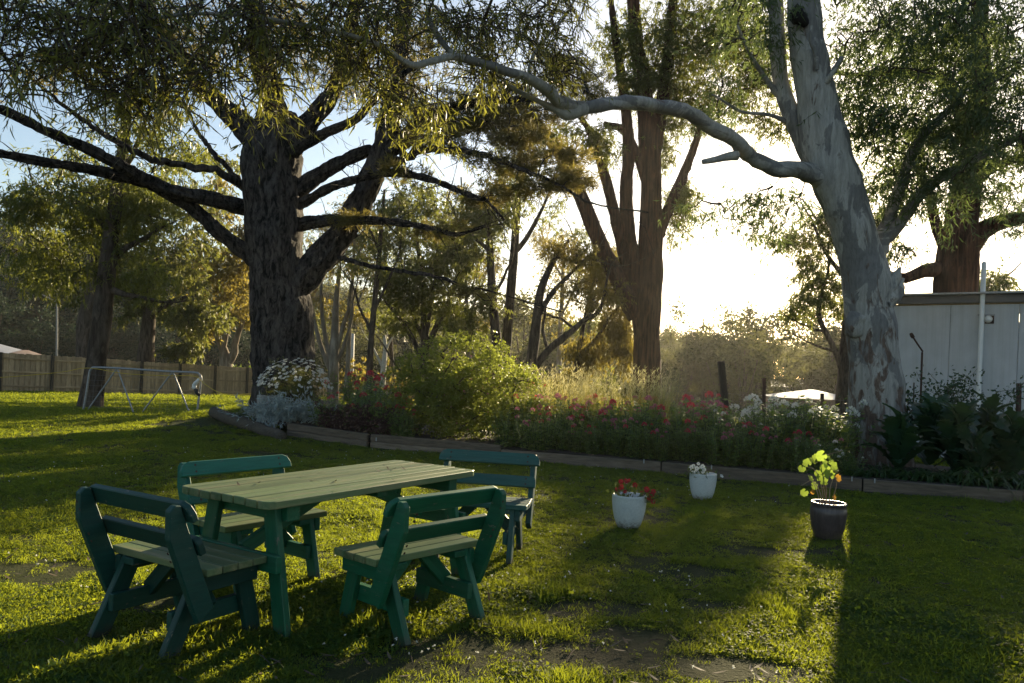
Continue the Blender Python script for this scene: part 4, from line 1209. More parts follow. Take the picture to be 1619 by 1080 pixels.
for k in range(110):
    p0 = np.array([rng.normal() * .30, rng.normal() * .14, 0])
    d = unit(np.array([rng.normal() * .5 + p0[0] * 1.5, rng.normal() * .3 - .35, .75]))
    l = rng.uniform(.28, .62)
    q = np.stack([p0, p0 + d * l * .5, p0 + d * l + np.array([0, -.05, -.06])])
    tube(st_, q, [.007, .006, .003], 4)
    s = rng.random((22, 1)) * .85 + .2
    P = p0 + d * l * np.minimum(s, 1) + rng.normal(size=(22, 3)) * .012
    leaves(m_, P, d * .4 + rng.normal(size=(22, 3)) * .7 + np.array([0, -.1, .1]), .085 + .05 * rng.random(22), .026, .1)
for k in range(14):                                             # trailing stems down the front
    p0 = np.array([-.25 + rng.normal() * .12, -.2, .1]); e = p0 + np.array([rng.normal() * .1 - .05, -.32, -.18 - .1 * rng.random()])
    tube(st_, np.stack([p0, (p0 + e) / 2 + [0, 0, .12], e]), [.006, .005, .003], 4)
    s = rng.random((18, 1)); P = p0 * (1 - s) + e * s + np.array([0, 0, .05]) + rng.normal(size=(18, 3)) * .02
    leaves(m_, P, rng.normal(size=(18, 3)) * .6 + np.array([0, -.4, -.1]), .09, .026, .1)
st_.build('stems', M['silver_leaf'], silver, 'stuff'); m_.build('leaves', M['silver_leaf'], silver, 'stuff')

# valerian plants: leafy stems with domed flower heads
def head_mesh(mat, r, seed):
    m_ = MB()
    P = rdir(46) * np.array([1, 1, 1.15]) * r; P[:, 2] = np.abs(P[:, 2]) * 1.1 - r * .15
    D = unit(P) + rng.normal(size=P.shape) * .4
    leaves(m_, P * .75, D, r * .62, r * .5, .1)
    return m_.mesh('flower_head', mat)
HEADS = {c: [head_mesh(M[c + '_petal'], r, 0) for r in (.032, .044, .058)] for c in ('pink', 'red', 'white')}
def valerian(col, nm, label, group, hgt, nst=26, nfl=7, w=.34):
    nst = int(nst * 1.5)
    t = thing(nm, label, 'flowering plant', (0, 0, 0), 0, group)
    st_, lf_ = MB(), MB()
    tops = []
    for k in range(nst):
        p0 = np.array([rng.normal() * w * .45, rng.normal() * w * .45, 0])
        h = hgt * rng.uniform(.55, 1.0)
        e = p0 * 1.5 + np.array([rng.normal() * .07, rng.normal() * .07, h])
        Q = np.stack([p0, p0 * .6 + e * .4 + np.array([0, 0, .04]), e])
        tube(st_, Q, [.006, .005, .003], 4)
        m = int(16 + 12 * rng.random())
        s = rng.random((m, 1)) ** .8
        P = p0 * (1 - s) + e * s
        a = rng.random(m) * TAU
        D = np.stack([np.cos(a), np.sin(a), .25 - .5 * rng.random(m)], -1)
        leaves(lf_, P, D, .115 * (1.25 - .7 * s[:, 0]) * (.8 + .4 * rng.random(m)), .044 * (1.2 - .5 * s[:, 0]), .25, 'long', side=np.tile([[0, 0, 1.0]], (m, 1)) + rng.normal(size=(m, 3)) * .3)
        tops.append(e)
    st_.build('stems', M['stem'], t, 'stuff'); lf_.build('leaves', M['val_leaf'], t, 'stuff')
    tops.sort(key=lambda q: -q[2] + .5 * q[1] + rng.normal() * .16)
    for k in range(nfl):
        e = tops[k]
        link('flower_head', HEADS[col][rng.integers(3)], t, None, Matrix.Translation(Vector(e)) @ Matrix.Rotation(rng.random() * TAU, 4, 'Z') @ Matrix.Rotation(rng.normal() * .2, 4, 'X'))
    return t
MARKS = [(880, 'right against the round shrub'), (945, 'at the left of the feathery grass'), (1005, 'behind the pot of red pansies'), (1065, 'between the two white pots'), (1125, 'behind the pot of white pansies'), (1175, 'below the leaning wooden post'), (1240, 'below the thin steel post'), (1295, 'below the white-roofed building'), (1420, 'at the foot of the white gum')]
LMARKS = [(580, 'next to the white daisies'), (615, 'in front of the thin dark-stemmed gum'), (645, 'midway to the round shrub'), (700, 'touching the round shrub')]
def vlabel(col, px, back):
    row = 'front-row' if back < .75 else 'second-row' if back < 1.75 else 'back-row'
    for lim, txt in (LMARKS if col == 'red' else MARKS):
        if px < lim:
            return '%s %s-flowered valerian %s' % (row, col, txt)
    return '%s %s-flowered valerian' % (row, col)
def plant_row(protos_, spots, first_used, col):
    for k, (px, back, s) in enumerate(spots):
        s = s * (.74 + .66 * float(vnoise(np.array([px * .021, back * 1.3, 3.0]), 9))) * rng.uniform(.88, 1.14)
        p = bed_pt(px + rng.normal() * 6, back)
        pr = protos_[k % len(protos_)]
        if id(pr) not in first_used:
            first_used.add(id(pr)); pr.location = tuple(p); pr.rotation_euler.z = rng.random() * TAU; pr.scale = (s,) * 3; pr['label'] = vlabel(col, px, back)
        else:
            dup(pr, p, rng.random() * TAU, vlabel(col, px, back), scale=s)
used = set()
gL = 'red valerian plants between the white bush and the round shrub'
gM = 'pink valerian plants right of the round shrub'
gW = 'white valerian plants left of the white gum trunk'
pl_red = [valerian('red', 'red_valerian', 'red-flowering valerian in the bed between the white bush and the round shrub', gL, .80, 24, 4) for _ in range(2)]
pl_pink = [valerian('pink', 'pink_valerian', 'pink-flowering valerian in the bed between the round shrub and the white flowers', gM, .80, 28, 4) for _ in range(2)]
pl_deep = [valerian('red', 'pink_valerian', 'pink-flowering valerian in the bed between the round shrub and the white flowers', gM, .84, 28, 4)]
pl_white = [valerian('white', 'white_valerian', 'white-flowering valerian in the bed beside the white gum trunk', gW, .86, 28, 4) for _ in range(2)]
plant_row(pl_red, [(566, .6, .85), (590, 1.6, 1.05), (612, .8, .9), (626, 1.9, 1.1), (640, .9, .95), (655, 2.0, 1.1), (600, 2.6, 1.1), (660, .5, .8), (668, 1.4, 1.0)], used, 'red')
sp = [(x + rng.normal() * 6, .35 + rng.random() * .25, .58 + .1 * rng.random()) for x in range(845, 1345, 26)]
sp += [(x + rng.normal() * 8, 1.1 + rng.random() * .5, .85 + .15 * rng.random()) for x in range(860, 1180, 27)]
sp += [(x + rng.normal() * 8, 2.0 + rng.random() * .5, .84 + .12 * rng.random()) for x in range(870, 1200, 30)]
plant_row(pl_pink + pl_deep, sp, used, 'pink')
sp = [(x + rng.normal() * 6, 1.0 + rng.random() * .5, .9 + .15 * rng.random()) for x in range(1165, 1345, 24)]
sp += [(x + rng.normal() * 6, 1.9 + rng.random() * .5, 1.0 + .15 * rng.random()) for x in range(1190, 1350, 22)]
sp += [(1335, .5, .6), (1375, .4, .45), (1300, .45, .6)]
plant_row(pl_white, sp, used, 'white')
# low leafy plants with purple-brown leaves by the white bush
for k, (px, b_) in enumerate([(556, .45), (578, .5), (602, .45), (630, .45)]):
    p = bed_pt(px, b_)
    t = thing('purple_leaf_plant', 'low brownish-purple leafy plant behind the sleepers, ' + ['tight against the white bush', 'second along from the white bush', 'third along from the white bush', 'nearest the round shrub'][k], 'plant', p, 0, 'low purple-leaved plants')
    C = ellips(14, (0, 0, .2), (.3, .2, .2)); C[:, 2] = np.abs(C[:, 2])
    m_ = MB(); gum_sprays(m_, np.hstack([C, np.full((14, 1), .14)]), 7, 10, .06, .034, .8, -.4, tl=.1)
    m_.build('leaves', M['purple_leaf'], t, 'stuff')

# pale feathery grass behind the flowers
m_, fd_ = MB(), MB()
pts = []
for k in range(900):
    px = rng.uniform(852, 1085)
    p = bed_pt(px, rng.uniform(1.7, 3.3))
    if rng.random() > .55 + .45 * math.sin(px * .055) and rng.random() < .5: continue
    pts.append(p)
pts = np.array(pts)
n = len(pts)
hgt = rng.uniform(.95, 1.5, n) * (.85 + .3 * nz2(pts[:, 0], pts[:, 1], .5, 5))
lean = np.stack([rng.normal(size=n) * .16 + .05, rng.normal(size=n) * .12, np.ones(n)], -1)
for k in range(3):
    leaves(m_, pts + rng.normal(size=(n, 3)) * np.array([.05, .05, 0]), lean + rng.normal(size=(n, 3)) * np.array([.3, .3, 0]), hgt * rng.uniform(.5, .95, n), .008, .12, 'long')
leaves(m_, pts, lean, hgt, .005, .05, 'long')
top = pts + unit(lean) * hgt[:, None] * .78
for k in range(9):
    s = rng.random((n, 1)) * .24
    leaves(fd_, top + unit(lean) * s * hgt[:, None], lean + rng.normal(size=(n, 3)) * .45 + np.array([.2, 0, 0]), .07, .008, .2)
fg = m_.build('feathery_grass', leafmat('tall_grass', (.10, .12, .035), (.20, .19, .06), (.46, .42, .10), .5, .6), None, 'stuff')
fg['label'] = 'tall pale feathery grass glowing behind the pink flowers'; fg['category'] = 'grass'
fd_.build('plumes', M['feather'], fg, 'stuff')

# acanthus: big lobed leaves, each its own
def lobed(L, W, k):
    m_ = MB(); n_ = 7
    t_ = np.linspace(0, 1, n_ * 2 + 1)
    w = W * np.sin(np.pi * np.clip(t_ * .92 + .06, 0, 1)) ** .8 * np.where(np.arange(len(t_)) % 2, 1.0, .55)
    z = .30 * L * np.sin(t_ * 2.2) - .12 * L * t_ ** 2
    x = L * t_ * (1 - .12 * t_)
    V = np.concatenate([np.stack([x, 0 * x, z], -1), np.stack([x + .03 * L, w, z + w * .25], -1), np.stack([x + .03 * L, -w, z + w * .25], -1)])
    n1 = len(t_); i = np.arange(n1 - 1)
    m_.add(V, np.stack([i, i + 1, i + 1 + n1, i + n1], -1), np.stack([i + 2 * n1, i + 1 + 2 * n1, i + 1, i], -1), rnd=np.full(3 * n1, (k * .37) % 1))
    return m_.mesh('leaf', M['acanthus_leaf'], True)
ACL = [lobed(.55 + .06 * k, .13 + .015 * (k % 3), k) for k in range(5)]
for k, (px, b_, s, lab) in enumerate([(1452, 1.2, .9, 'nearest the white gum trunk'), (1500, 2.1, 1.15, 'tallest, in front of the pale shed wall'), (1545, 1.3, 1.05, 'broad clump below the black fence post'), (1590, 2.0, 1.1, 'at the foot of the black fence post'), (1630, 1.2, 1.0, 'at the right end of the bed'), (1575, .85, .7, 'low one behind the strap-leaved plants')]):
    p = bed_pt(px, b_)
    t = thing('acanthus', 'dark glossy large-leaved acanthus, ' + lab, 'plant', p, rng.random() * 6, 'large-leaved acanthus plants under the shed wall')
    for q in range(26):
        Mx = Matrix.Rotation(q * 2.399, 4, 'Z') @ Matrix.Translation((.04, 0, .05 + .5 * (q / 26) * s)) @ Matrix.Rotation(-.25 - 1.0 * (q / 26) + rng.normal() * .12, 4, 'Y') @ Matrix.Rotation(rng.normal() * .3, 4, 'X') @ Matrix.Scale(s * rng.uniform(.75, 1.15), 4)
        link('leaf', ACL[q % 5], t, None, Mx)
# strap-leaved clumps
def strap(n_=60, L=.5):
    m_ = MB()
    for q in range(n_):
        a = rng.random() * TAU; l = L * rng.uniform(.6, 1.1); up = rng.uniform(.5, 1.3)
        d = np.array([math.cos(a), math.sin(a), 0])
        s = np.linspace(0, 1, 5)
        C = d * (s[:, None] * l * .75) + np.array([0, 0, 1]) * (l * (up * s - (.45 + .5 * up) * s ** 2))[:, None] + rng.normal(size=3) * np.array([.04, .04, 0])
        w = .014 * np.array([.8, 1, .95, .7, .1]); sd_ = np.array([-d[1], d[0], 0])
        V = np.concatenate([C + sd_ * w[:, None], C - sd_ * w[:, None]]); i = np.arange(4)
        m_.add(V, np.stack([i, i + 1, i + 6, i + 5], -1), rnd=np.full(10, rng.random()))
    return m_.mesh('leaves', M['strap_leaf'], True)
STM = [strap(), strap(70, .55), strap(46, .42)]
for k, (px, b_, s) in enumerate([(1395, .35, .75), (1420, .5, .8), (1448, .4, .8), (1475, .45, .85), (1500, .4, .85), (1528, .5, .95), (1556, .4, .95), (1585, .35, 1.15), (1615, .45, 1.2), (1650, .4, 1.1), (1440, .9, .8), (1490, .85, .9), (1535, .95, .9), (1605, .95, 1.2)]):
    p = bed_pt(px, b_)
    wh_ = 'at the foot of the white gum' if px < 1430 else 'just right of the white gum' if px < 1480 else 'under the dark acanthus' if px < 1540 else 'near the right end of the sleepers'
    t = thing('strap_leaf_clump', ('front ' if b_ < .8 else 'second-row ') + ('small ' if s < .82 else 'tall ' if s > 1 else '') + 'clump of dark arching strap leaves ' + wh_, 'plant', p, rng.random() * 6, 'strap-leaved clumps along the sleepers')
    t.scale = (s,) * 3
    link('leaves', STM[k % 3], t, 'stuff')
# dark plants on the mound by the log
for k, (px, py, s) in enumerate([(392, 645, .8), (372, 648, .55), (352, 640, .5)]):
    p = ground_hit(px, py + 12)
    t = thing('strap_leaf_clump', ['tall dark spiky plant on the mound, against the huge trunk', 'small dark spiky plant on the mound, behind the middle of the log', 'smallest dark spiky plant at the outer tip of the log'][k], 'plant', p, k, 'spiky plants on the mound'); t.scale = (s,) * 3
    link('leaves', STM[k % 3], t, 'stuff')

# climbing rose on the wire fence
rp = bed_pt(1490, 3.0)
rose = thing('climbing_rose', 'sprawling small-leaved climber on the wire fence before the shed wall', 'climber', rp)
br_, lf_ = MB(), MB()
RY = rp[1]
for k in range(16):
    x0 = rng.uniform(1425, 1550)
    pts_ = [at(x0 + q * rng.uniform(8, 20) * (1 if k % 2 else -1), 668 - q * rng.uniform(7, 15) + rng.normal() * 4, RY + rng.normal() * .12) - rp for q in range(6)]
    Q = catmull(pts_, 24); tube(br_, Q, np.linspace(.008, .003, 24), 4)
    P = np.repeat(Q, 7, 0) + rng.normal(size=(168, 3)) * .07
    leaves(lf_, P, rng.normal(size=(168, 3)) + DOWN * .4, .05 + .03 * rng.random(168), .036, .1)
br_.build('branches', M['mid_bark'], rose, 'stuff', smooth=True); lf_.build('leaves', M['acanthus_leaf'], rose, 'stuff')

# ------------------------------------------------------------------ wire fence behind the bed
wf = thing('wire_fence', 'rural wire mesh fence with mixed posts behind the flower bed', 'fence')
WY = [(1062, 17.6), (1145, 17.2), (1209, 16.8), (1300, 16.2), (1440, 15.0), (1520, 14.3), (1612, 13.4), (1700, 12.6)]
def wpt(px, py):
    return at(px, py, float(np.interp(px, [a for a, _ in WY], [b for _, b in WY])))
def gz(p):
    return float(terrain(p[0], p[1]))
pw = wpt(1156, 650); tw_ = wpt(1140, 571)
board('post', wf, (pw[0], pw[1], gz(pw) - .2), tw_, .145, .11, (0, 1, 0), M['oldpost'], .012)['label'] = 'leaning weathered wooden post'
for (bx, tx_, ty) in ((1209, 1208, 598), (1613, 1611, 606), (1300, 1300, 622)):
    q = wpt(bx, 660); q2 = wpt(tx_, ty)
    board('post', wf, (q[0], q[1], gz(q) - .2), q2, .07, .05, (0, 1, 0), M['rust'], .004)
m_ = MB()
for hh in (.25, .42, .60, .78, .96, 1.12):
    Q = []
    for px in np.linspace(1000, 1700, 40):
        p = wpt(px, 600); Q.append((p[0], p[1], gz(p) + hh + .01 * math.sin(px * .05)))
    tube(m_, np.array(Q), np.full(40, .0025), 3, cap=False)
for px in np.arange(1000, 1700, 10):
    p = wpt(px, 600); z = gz(p)
    tube(m_, np.array([[p[0], p[1], z + .2], [p[0], p[1], z + 1.12]]), [.0018, .0018], 3, cap=False)
m_.build('wire_mesh', M['wire'], wf)

# ------------------------------------------------------------------ shed
A_ = at(1405, 478, 16.6); B_ = at(1660, 470, 14.85)
A_[2] = B_[2] = 0
sdv = unit(B_ - A_); snv = np.array([sdv[1], -sdv[0], 0])
if snv[1] > 0: snv = -snv
slen = 6.2
shed = thing('shed', 'pale grey flat-walled shed with dark roof fascia behind the white gum', 'shed', (A_[0], A_[1], 0), math.atan2(sdv[1], sdv[0]))
# local axes: x along the wall, -y towards the camera
ZT = 3.42
wallm, nt_, b_ = newmat('shed_cladding')
g1 = noise(nt_, coords(nt_, (.12, 4, 4)), 2.5, 6, .7)
g2 = noise(nt_, coords(nt_), 2.0, 5, .6)
cw = mix(nt_, ramp(nt_, g1, [(.45, (0, 0, 0)), (.75, (.6, .6, .6))]), ramp(nt_, g2, [(.3, (.42, .44, .46)), (.7, (.50, .52, .54))]), (.30, .30, .28))
nt_.links.new(cw, b_.inputs['Base Color']); b_.inputs['Roughness'].default_value = .7
bump(nt_, b_, noise(nt_, coords(nt_), 90, 3), .25, .004)
x0 = 0.0
while x0 < slen:
    x1 = min(x0 + 1.2, slen)
    board('panel', shed, ((x0 + x1) / 2, 0, -.3), ((x0 + x1) / 2, 0, ZT - .17), (x1 - x0) - .008, .05, (0, 1, 0), wallm, .003)
    x0 += 1.2
board('side_wall', shed, (0.03, .035, 1.5), (0.03, 4.5, 1.5), 3.5, .05, (1, 0, 0), wallm, .003)
board('side_wall', shed, (slen - .03, .035, 1.5), (slen - .03, 4.5, 1.5), 3.5, .05, (1, 0, 0), wallm, .003)
board('rear_wall', shed, (0, 4.55, 1.5), (slen, 4.55, 1.5), 3.4, .05, (0, 1, 0), wallm, .003)
board('fascia', shed, (-.12, -.06, ZT - .08), (slen + .1, -.06, ZT - .08), .17, .06, (0, 1, 0), plain('fascia_paint', (.10, .105, .115), .5, 0, .1, 4), .004)
board('trim', shed, (-.05, -.035, ZT - .185), (slen, -.035, ZT - .185), .03, .02, (0, 1, 0), plain('trim_timber', (.22, .15, .07), .8), .002)
board('roof', shed, (-.12, 2.2, ZT + .02), (slen + .1, 2.2, ZT + .02), 4.9, .04, (0, 0, 1), M['galv'], .004)
def on_wall(px, py):
    # where the sight line meets the shed's front wall, in shed coordinates
    d = at(px, py, 1.0) - np.array([0, 0, H])
    nn_ = snv; o = np.array([0, 0, H])
    t_ = np.dot(np.array([A_[0], A_[1], 0]) - o, nn_) / np.dot(d, nn_)
    p = o + d * t_
    q = p - np.array([A_[0], A_[1], 0])
    return np.array([np.dot(q, sdv), -.03, p[2]])
pt0, pt1 = on_wall(1546, 640), on_wall(1559, 418)
m_ = MB(); pxx = (pt0[0] + pt1[0]) / 2
tube(m_, np.array([[pxx, -.16, -.1], [pxx, -.16, 1.5], [pxx, -.16, pt1[2]], [pxx, -.16, pt1[2] + .03]]), [.045, .045, .045, .03], 14)
m_.build('vent_pipe', M['white_plastic'], shed, smooth=True)
board('pipe_bracket', shed, (pxx - .08, -.09, ZT - .42), (pxx + .22, -.09, ZT - .42), .03, .03, (0, 1, 0), M['galv'], .003)
lp_ = on_wall(1563, 505)
board('lamp_plate', shed, (lp_[0] + .02, -.035, lp_[2] - .09), (lp_[0] + .02, -.035, lp_[2] + .09), .16, .02, (0, 1, 0), M['rust'], .004)
m_ = MB(); tube(m_, np.array([[lp_[0], -.05, lp_[2]], [lp_[0], -.10, lp_[2]], [lp_[0], -.15, lp_[2]]]), [.075, .07, .04], 16)
m_.build('wall_lamp', M['white_plastic'], shed, smooth=True)
# bent standpipe in front of the wall
sp0 = wpt(1456, 660)
spz = gz(sp0)
SY = sp0[1] + .25
stp = thing('standpipe', 'thin dark bent pipe standing against the pale shed wall', 'pipe', (sp0[0], SY, spz))
off = np.array([sp0[0], SY, spz])
m_ = MB(); pts_ = [at(1453, 690, SY), at(1456, 620, SY), at(1458, 557, SY)]
tube(m_, np.array(pts_) - off, [.02] * 3, 8); m_.build('upright', M['rust'], stp, smooth=True)
m_ = MB(); tube(m_, np.array([at(1459, 556, SY), at(1450, 543, SY), at(1443, 532, SY)]) - off, [.018] * 3, 8); m_.build('arm', M['rust'], stp, smooth=True)
m_ = MB(); tube(m_, np.array([at(1444, 534, SY), at(1442, 531, SY), at(1440, 527, SY)]) - off, [.034, .04, .03], 8); m_.build('nozzle', M['rust'], stp, smooth=True)
st2 = thing('garden_stake', 'thin brown stake beside the bent pipe at the shed wall', 'stake', off + np.array([-.15, -.2, 0]))
m_ = MB(); tube(m_, np.array([at(1443, 690, SY - .2), at(1445, 605, SY - .2)]) - off - np.array([-.15, -.2, 0]), [.016, .014], 7); m_.build('stick', M['oldpost'], st2, smooth=True)

# ------------------------------------------------------------------ far buildings and pole
def house(name, label, px0, px1, py_ridge, py_eave, Y, roofm, wallm_, dy=6):
    a, b_ = at(px0, py_eave, Y), at(px1, py_eave, Y)
    zr = at((px0 + px1) / 2, py_ridge, Y + dy / 2)[2]
    g = float(terrain((a[0] + b_[0]) / 2, Y)) - .3
    c = np.array([(a[0] + b_[0]) / 2, Y + dy / 2, g]); w = b_[0] - a[0]; ze = (a[2] + b_[2]) / 2 - g; zr -= g
    t = thing(name, label, 'building', c)
    board('wall', t, (0, 0, ze / 2), (0, .01, ze / 2), w * .94, ze, (0, 0, 1), wallm_, 0) if False else None
    m_ = MB(); hw, hd = w * .47, dy * .46
    m_.add([(-hw, -hd, 0), (hw, -hd, 0), (hw, hd, 0), (-hw, hd, 0), (-hw, -hd, ze), (hw, -hd, ze), (hw, hd, ze), (-hw, hd, ze)], [[0, 1, 5, 4], [1, 2, 6, 5], [2, 3, 7, 6], [3, 0, 4, 7]])
    m_.build('wall', wallm_, t)
    m_ = MB(); hw, hd = w * .5, dy * .5; rw = max(.2, hw - hd * .9)
    V = [(-hw, -hd, ze), (hw, -hd, ze), (hw, hd, ze), (-hw, hd, ze), (-rw, 0, zr), (rw, 0, zr)]
    m_.add(V, [[0, 1, 5, 4], [2, 3, 4, 5]], [[1, 2, 5], [3, 0, 4]])
    m_.add([(-hw, -hd, ze - .02), (hw, -hd, ze - .02), (hw, hd, ze - .02), (-hw, hd, ze - .02)], [[3, 2, 1, 0]])
    m_.build('roof', roofm, t)
    for q in (-.5, 0.1, .5):
        board('window', t, (q * hw, -dy * .46 - .02, ze * .55 - .4), (q * hw, -dy * .46 - .02, ze * .55 + .4), .9, .05, (0, 1, 0), plain('dark_glass', (.02, .025, .03), .1), .01)
    return t
house('farm_building', 'low white-roofed building beyond the paddock between the white flowers and the small gum', 1246, 1372, 617, 632, 54.0, plain('white_metal_roof', (.27, .29, .32), .8, 0, .05, 2), plain('brown_wall', (.16, .11, .08), .8))
house('house', 'grey-roofed house peeping over the fence at the far left', -170, -14, 534, 557, 52.0, plain('zinc_roof', (.34, .33, .32), .4, .3, .1, 2), plain('cream_wall', (.45, .40, .32), .8))
house('outhouse', 'low brown-roofed building beside the grey-roofed house at the far left', -24, 42, 552, 569, 50.0, plain('brown_roof', (.20, .14, .10), .6, 0, .2, 2), plain('cream_wall', (.45, .40, .32), .8), 4)
pb = at(555, 620, 48.0)
pole = thing('pole', 'slim pale pole rising behind the fence right of the huge trunk', 'pole', (pb[0], pb[1], gz(pb)))
m_ = MB(); tp_ = at(558, 528, 48.0); tube(m_, np.array([[0, 0, -.2], [0, 0, 1.5], [tp_[0] - pb[0], 0, tp_[2] - gz(pb)]]), [.13, .12, .10], 10); m_.build('shaft', plain('pale_pole', (.5, .48, .45), .6), pole, smooth=True)

# ------------------------------------------------------------------ picnic table and benches
def rail_outline(L, h, c):
    a = L / 2
    return [(-a, -h / 2), (a, -h / 2), (a, h / 2 - c), (a - c * .35, h / 2 - c * .3), (a - c, h / 2), (-a + c, h / 2), (-a + c * .35, h / 2 - c * .3), (-a, h / 2 - c)]

tab = thing('picnic_table', 'green painted slatted picnic table with worn sunlit top on the lawn', 'table', (-1.032, 4.866, 0), math.radians(57.8))
TL, TW, TH = 1.87, .765, .745
npl = 8
pw_ = TW / npl
for k in range(npl):
    y = -TW / 2 + pw_ * (k + .5)
    dz = rng.normal() * .0012
    if k in (0, npl - 1):
        sgn = -1 if k == 0 else 1
        a, w2, c = TL / 2, (pw_ - .010) / 2, .06
        pl = [(-a, -w2), (a, -w2), (a, w2 - c * .75), (a - c * .25, w2 - c * .2), (a - c * .8, w2), (-a + c * .8, w2), (-a + c * .25, w2 - c * .2), (-a, w2 - c * .75)]
        prism('plank', tab, pl, .042, (0, y, TH - .021 + dz), (1, 0, 0), (0, sgn, 0), M['paint_top'], .004) if sgn > 0 else prism('plank', tab, [(-x, yy) for x, yy in pl][::-1], .042, (0, y, TH - .021 + dz), (-1, 0, 0), (0, -1, 0), M['paint_top'], .004)
    else:
        board('plank', tab, (-TL / 2 + rng.normal() * .001, y, TH - .021 + dz), (TL / 2 + rng.normal() * .001, y, TH - .021 + dz), pw_ - .010, .042, (0, 0, 1), M['paint_top'], .004)
for sx in (-1, 1):
    xe = sx * .72
    board('bearer', tab, (xe, -.33, TH - .089), (xe, .33, TH - .089), .09, .09, (0, 0, 1), M['paint'], .005)
    for sy in (-1, 1):
        board('leg', tab, (xe + sx * .068, sy * .23, TH - .046), (xe + sx * .068, sy * .36, 0.0), .10, .042, (1, 0, 0), M['paint'], .005)
    board('stretcher', tab, (xe + sx * .112, -.36, .40), (xe + sx * .112, .36, .40), .095, .04, (1, 0, 0), M['paint'], .005)
    board('brace', tab, (xe + sx * .065, 0, .42), (sx * .12, 0, TH - .05), .08, .04, (0, 1, 0), M['paint'], .005)
board('batten', tab, (0, -.32, TH - .066), (0, .32, TH - .066), .09, .042, (0, 0, 1), M['paint'], .004)
# a few fallen leaves and twigs on the top
m_ = MB()
P = np.stack([rng.uniform(-.8, .8, 14), rng.uniform(-.33, .33, 14), np.full(14, TH + .003)], -1)
leaves(m_, P, np.stack([rng.normal(size=14), rng.normal(size=14), np.full(14, .05)], -1), .07, .014, .2, 'long', side=np.tile([[0, 0, 1.0]], (14, 1)))
for v in m_.v:
    v[:] = np.stack([-1.032 + v[:, 0] * math.cos(math.radians(57.8)) - v[:, 1] * math.sin(math.radians(57.8)), 4.866 + v[:, 0] * math.sin(math.radians(57.8)) + v[:, 1] * math.cos(math.radians(57.8)), np.maximum(v[:, 2], TH + .003)], -1)
fl_ = m_.build('fallen_leaves', plain('dry_leaf', (.05, .035, .02), .8), None, 'stuff')
fl_['label'] = 'a few dry leaves lying on the table top'; fl_['category'] = 'leaves'

def bench():
    t = thing('bench', '', 'bench', (0, 0, 0), 0, 'benches around the picnic table')
    Ls, Lr, a = .79, .85, .325
    for k in range(4):
        y = -.155 + .0925 * (k + .5)
        board('seat_plank', t, (-Ls / 2 + rng.normal() * .003, y - .002, .427), (Ls / 2 + rng.normal() * .003, y - .002, .427), .087, .038, (0, 0, 1), M['paint_top'], .004)
    for s in (-1, 1):
        x = s * a
        board('bearer', t, (x, -.165, .362), (x, .20, .362), .088, .04, (1, 0, 0), M['paint'], .004)
        board('batten', t, (x - s * .1, -.17, .388), (x - s * .1, .19, .388), .09, .036, (0, 0, 1), M['paint'], .004)
        board('leg', t, (x - s * .042, .135, .404), (x - s * .042, .235, 0), .092, .04, (1, 0, 0), M['paint'], .005)
        board('leg', t, (x - s * .042, -.10, .404), (x - s * .042, -.285, 0), .095, .04, (1, 0, 0), M['paint'], .005)
        board('stretcher', t, (x - s * .084, -.245, .185), (x - s * .084, .215, .185), .092, .04, (1, 0, 0), M['paint'], .004)
        board('brace', t, (x - s * .07, -.02, .205), (s * .06, -.02, .398), .085, .04, (0, 1, 0), M['paint'], .004)
        # leaning back post, knee-shaped
        poly = [(-.185, .19), (-.215, .25), (-.362, .62), (-.366, .755), (-.34, .780), (-.310, .778), (-.10, .25)]
        prism('back_post', t, poly if True else poly, .042, (x + s * .0425, 0, 0), (0, 1, 0), (0, 0, 1), M['paint'], .005)
    sl_ = Vector((0, -.39, 1)).normalized()
    fr_ = Vector((0, 1, .39)).normalized()
    bm_ = MB(); a_ = np.arange(8) / 8 * TAU
    bm_.add(np.vstack([np.stack([np.cos(a_) * .008, np.sin(a_) * .008, 0 * a_], -1), [[0, 0, .004]]]), np.stack([np.arange(8), (np.arange(8) + 1) % 8, np.full(8, 8)], -1))
    bolt = bm_.mesh('bolt', M['rust'])
    for s in (-1, 1):
        for (y_, z_) in ((-.2695, .742), (-.2015, .568)):
            for dz_ in (-.022, .022):
                p_ = Vector((s * a, y_, z_)) + sl_ * dz_ + fr_ * .0182
                link('bolt', bolt, t, None, Matrix.Translation(p_) @ fr_.to_track_quat('Z', 'Y').to_matrix().to_4x4())
                p_ = Vector((s * a, y_, z_)) + sl_ * dz_ - fr_ * .1235
                link('bolt', bolt, t, None, Matrix.Translation(p_) @ (-fr_).to_track_quat('Z', 'Y').to_matrix().to_4x4())
    prism('back_rail', t, rail_outline(Lr, .098, .06), .036, (0, -.2695, .742), (1, 0, 0), sl_, M['paint'], .005)
    prism('back_rail', t, rail_outline(Lr - .04, .092, .03), .036, (0, -.2015, .568), (1, 0, 0), sl_, M['paint'], .005)
    return t
b0 = bench()
def recolor(t, paint, top):
    for c in t.children:
        if c.name.startswith('bolt'): continue
        c.material_slots[0].link = 'OBJECT'
        c.material_slots[0].material = M[top] if c.name.startswith('seat_plank') else M[paint]
b1 = dup(b0, (-1.689, 4.004, 0), math.radians(-30.8), 'shade-darkened green bench at the near end of the table, its back towards the viewer')
b3 = dup(b0, (-1.633, 5.055, 0), math.radians(233.6), 'teal bench on the far long side of the table, facing the viewer')
b4 = dup(b0, (-.192, 6.029, 0), math.radians(170.4), 'faded grey-green bench at the far end of the table beside the open lawn')
b0.location = (-.523, 4.371, 0); b0.rotation_euler.z = math.radians(48.0)
b0['label'] = 'bright green bench on the near long side of the table, back rails towards the viewer'
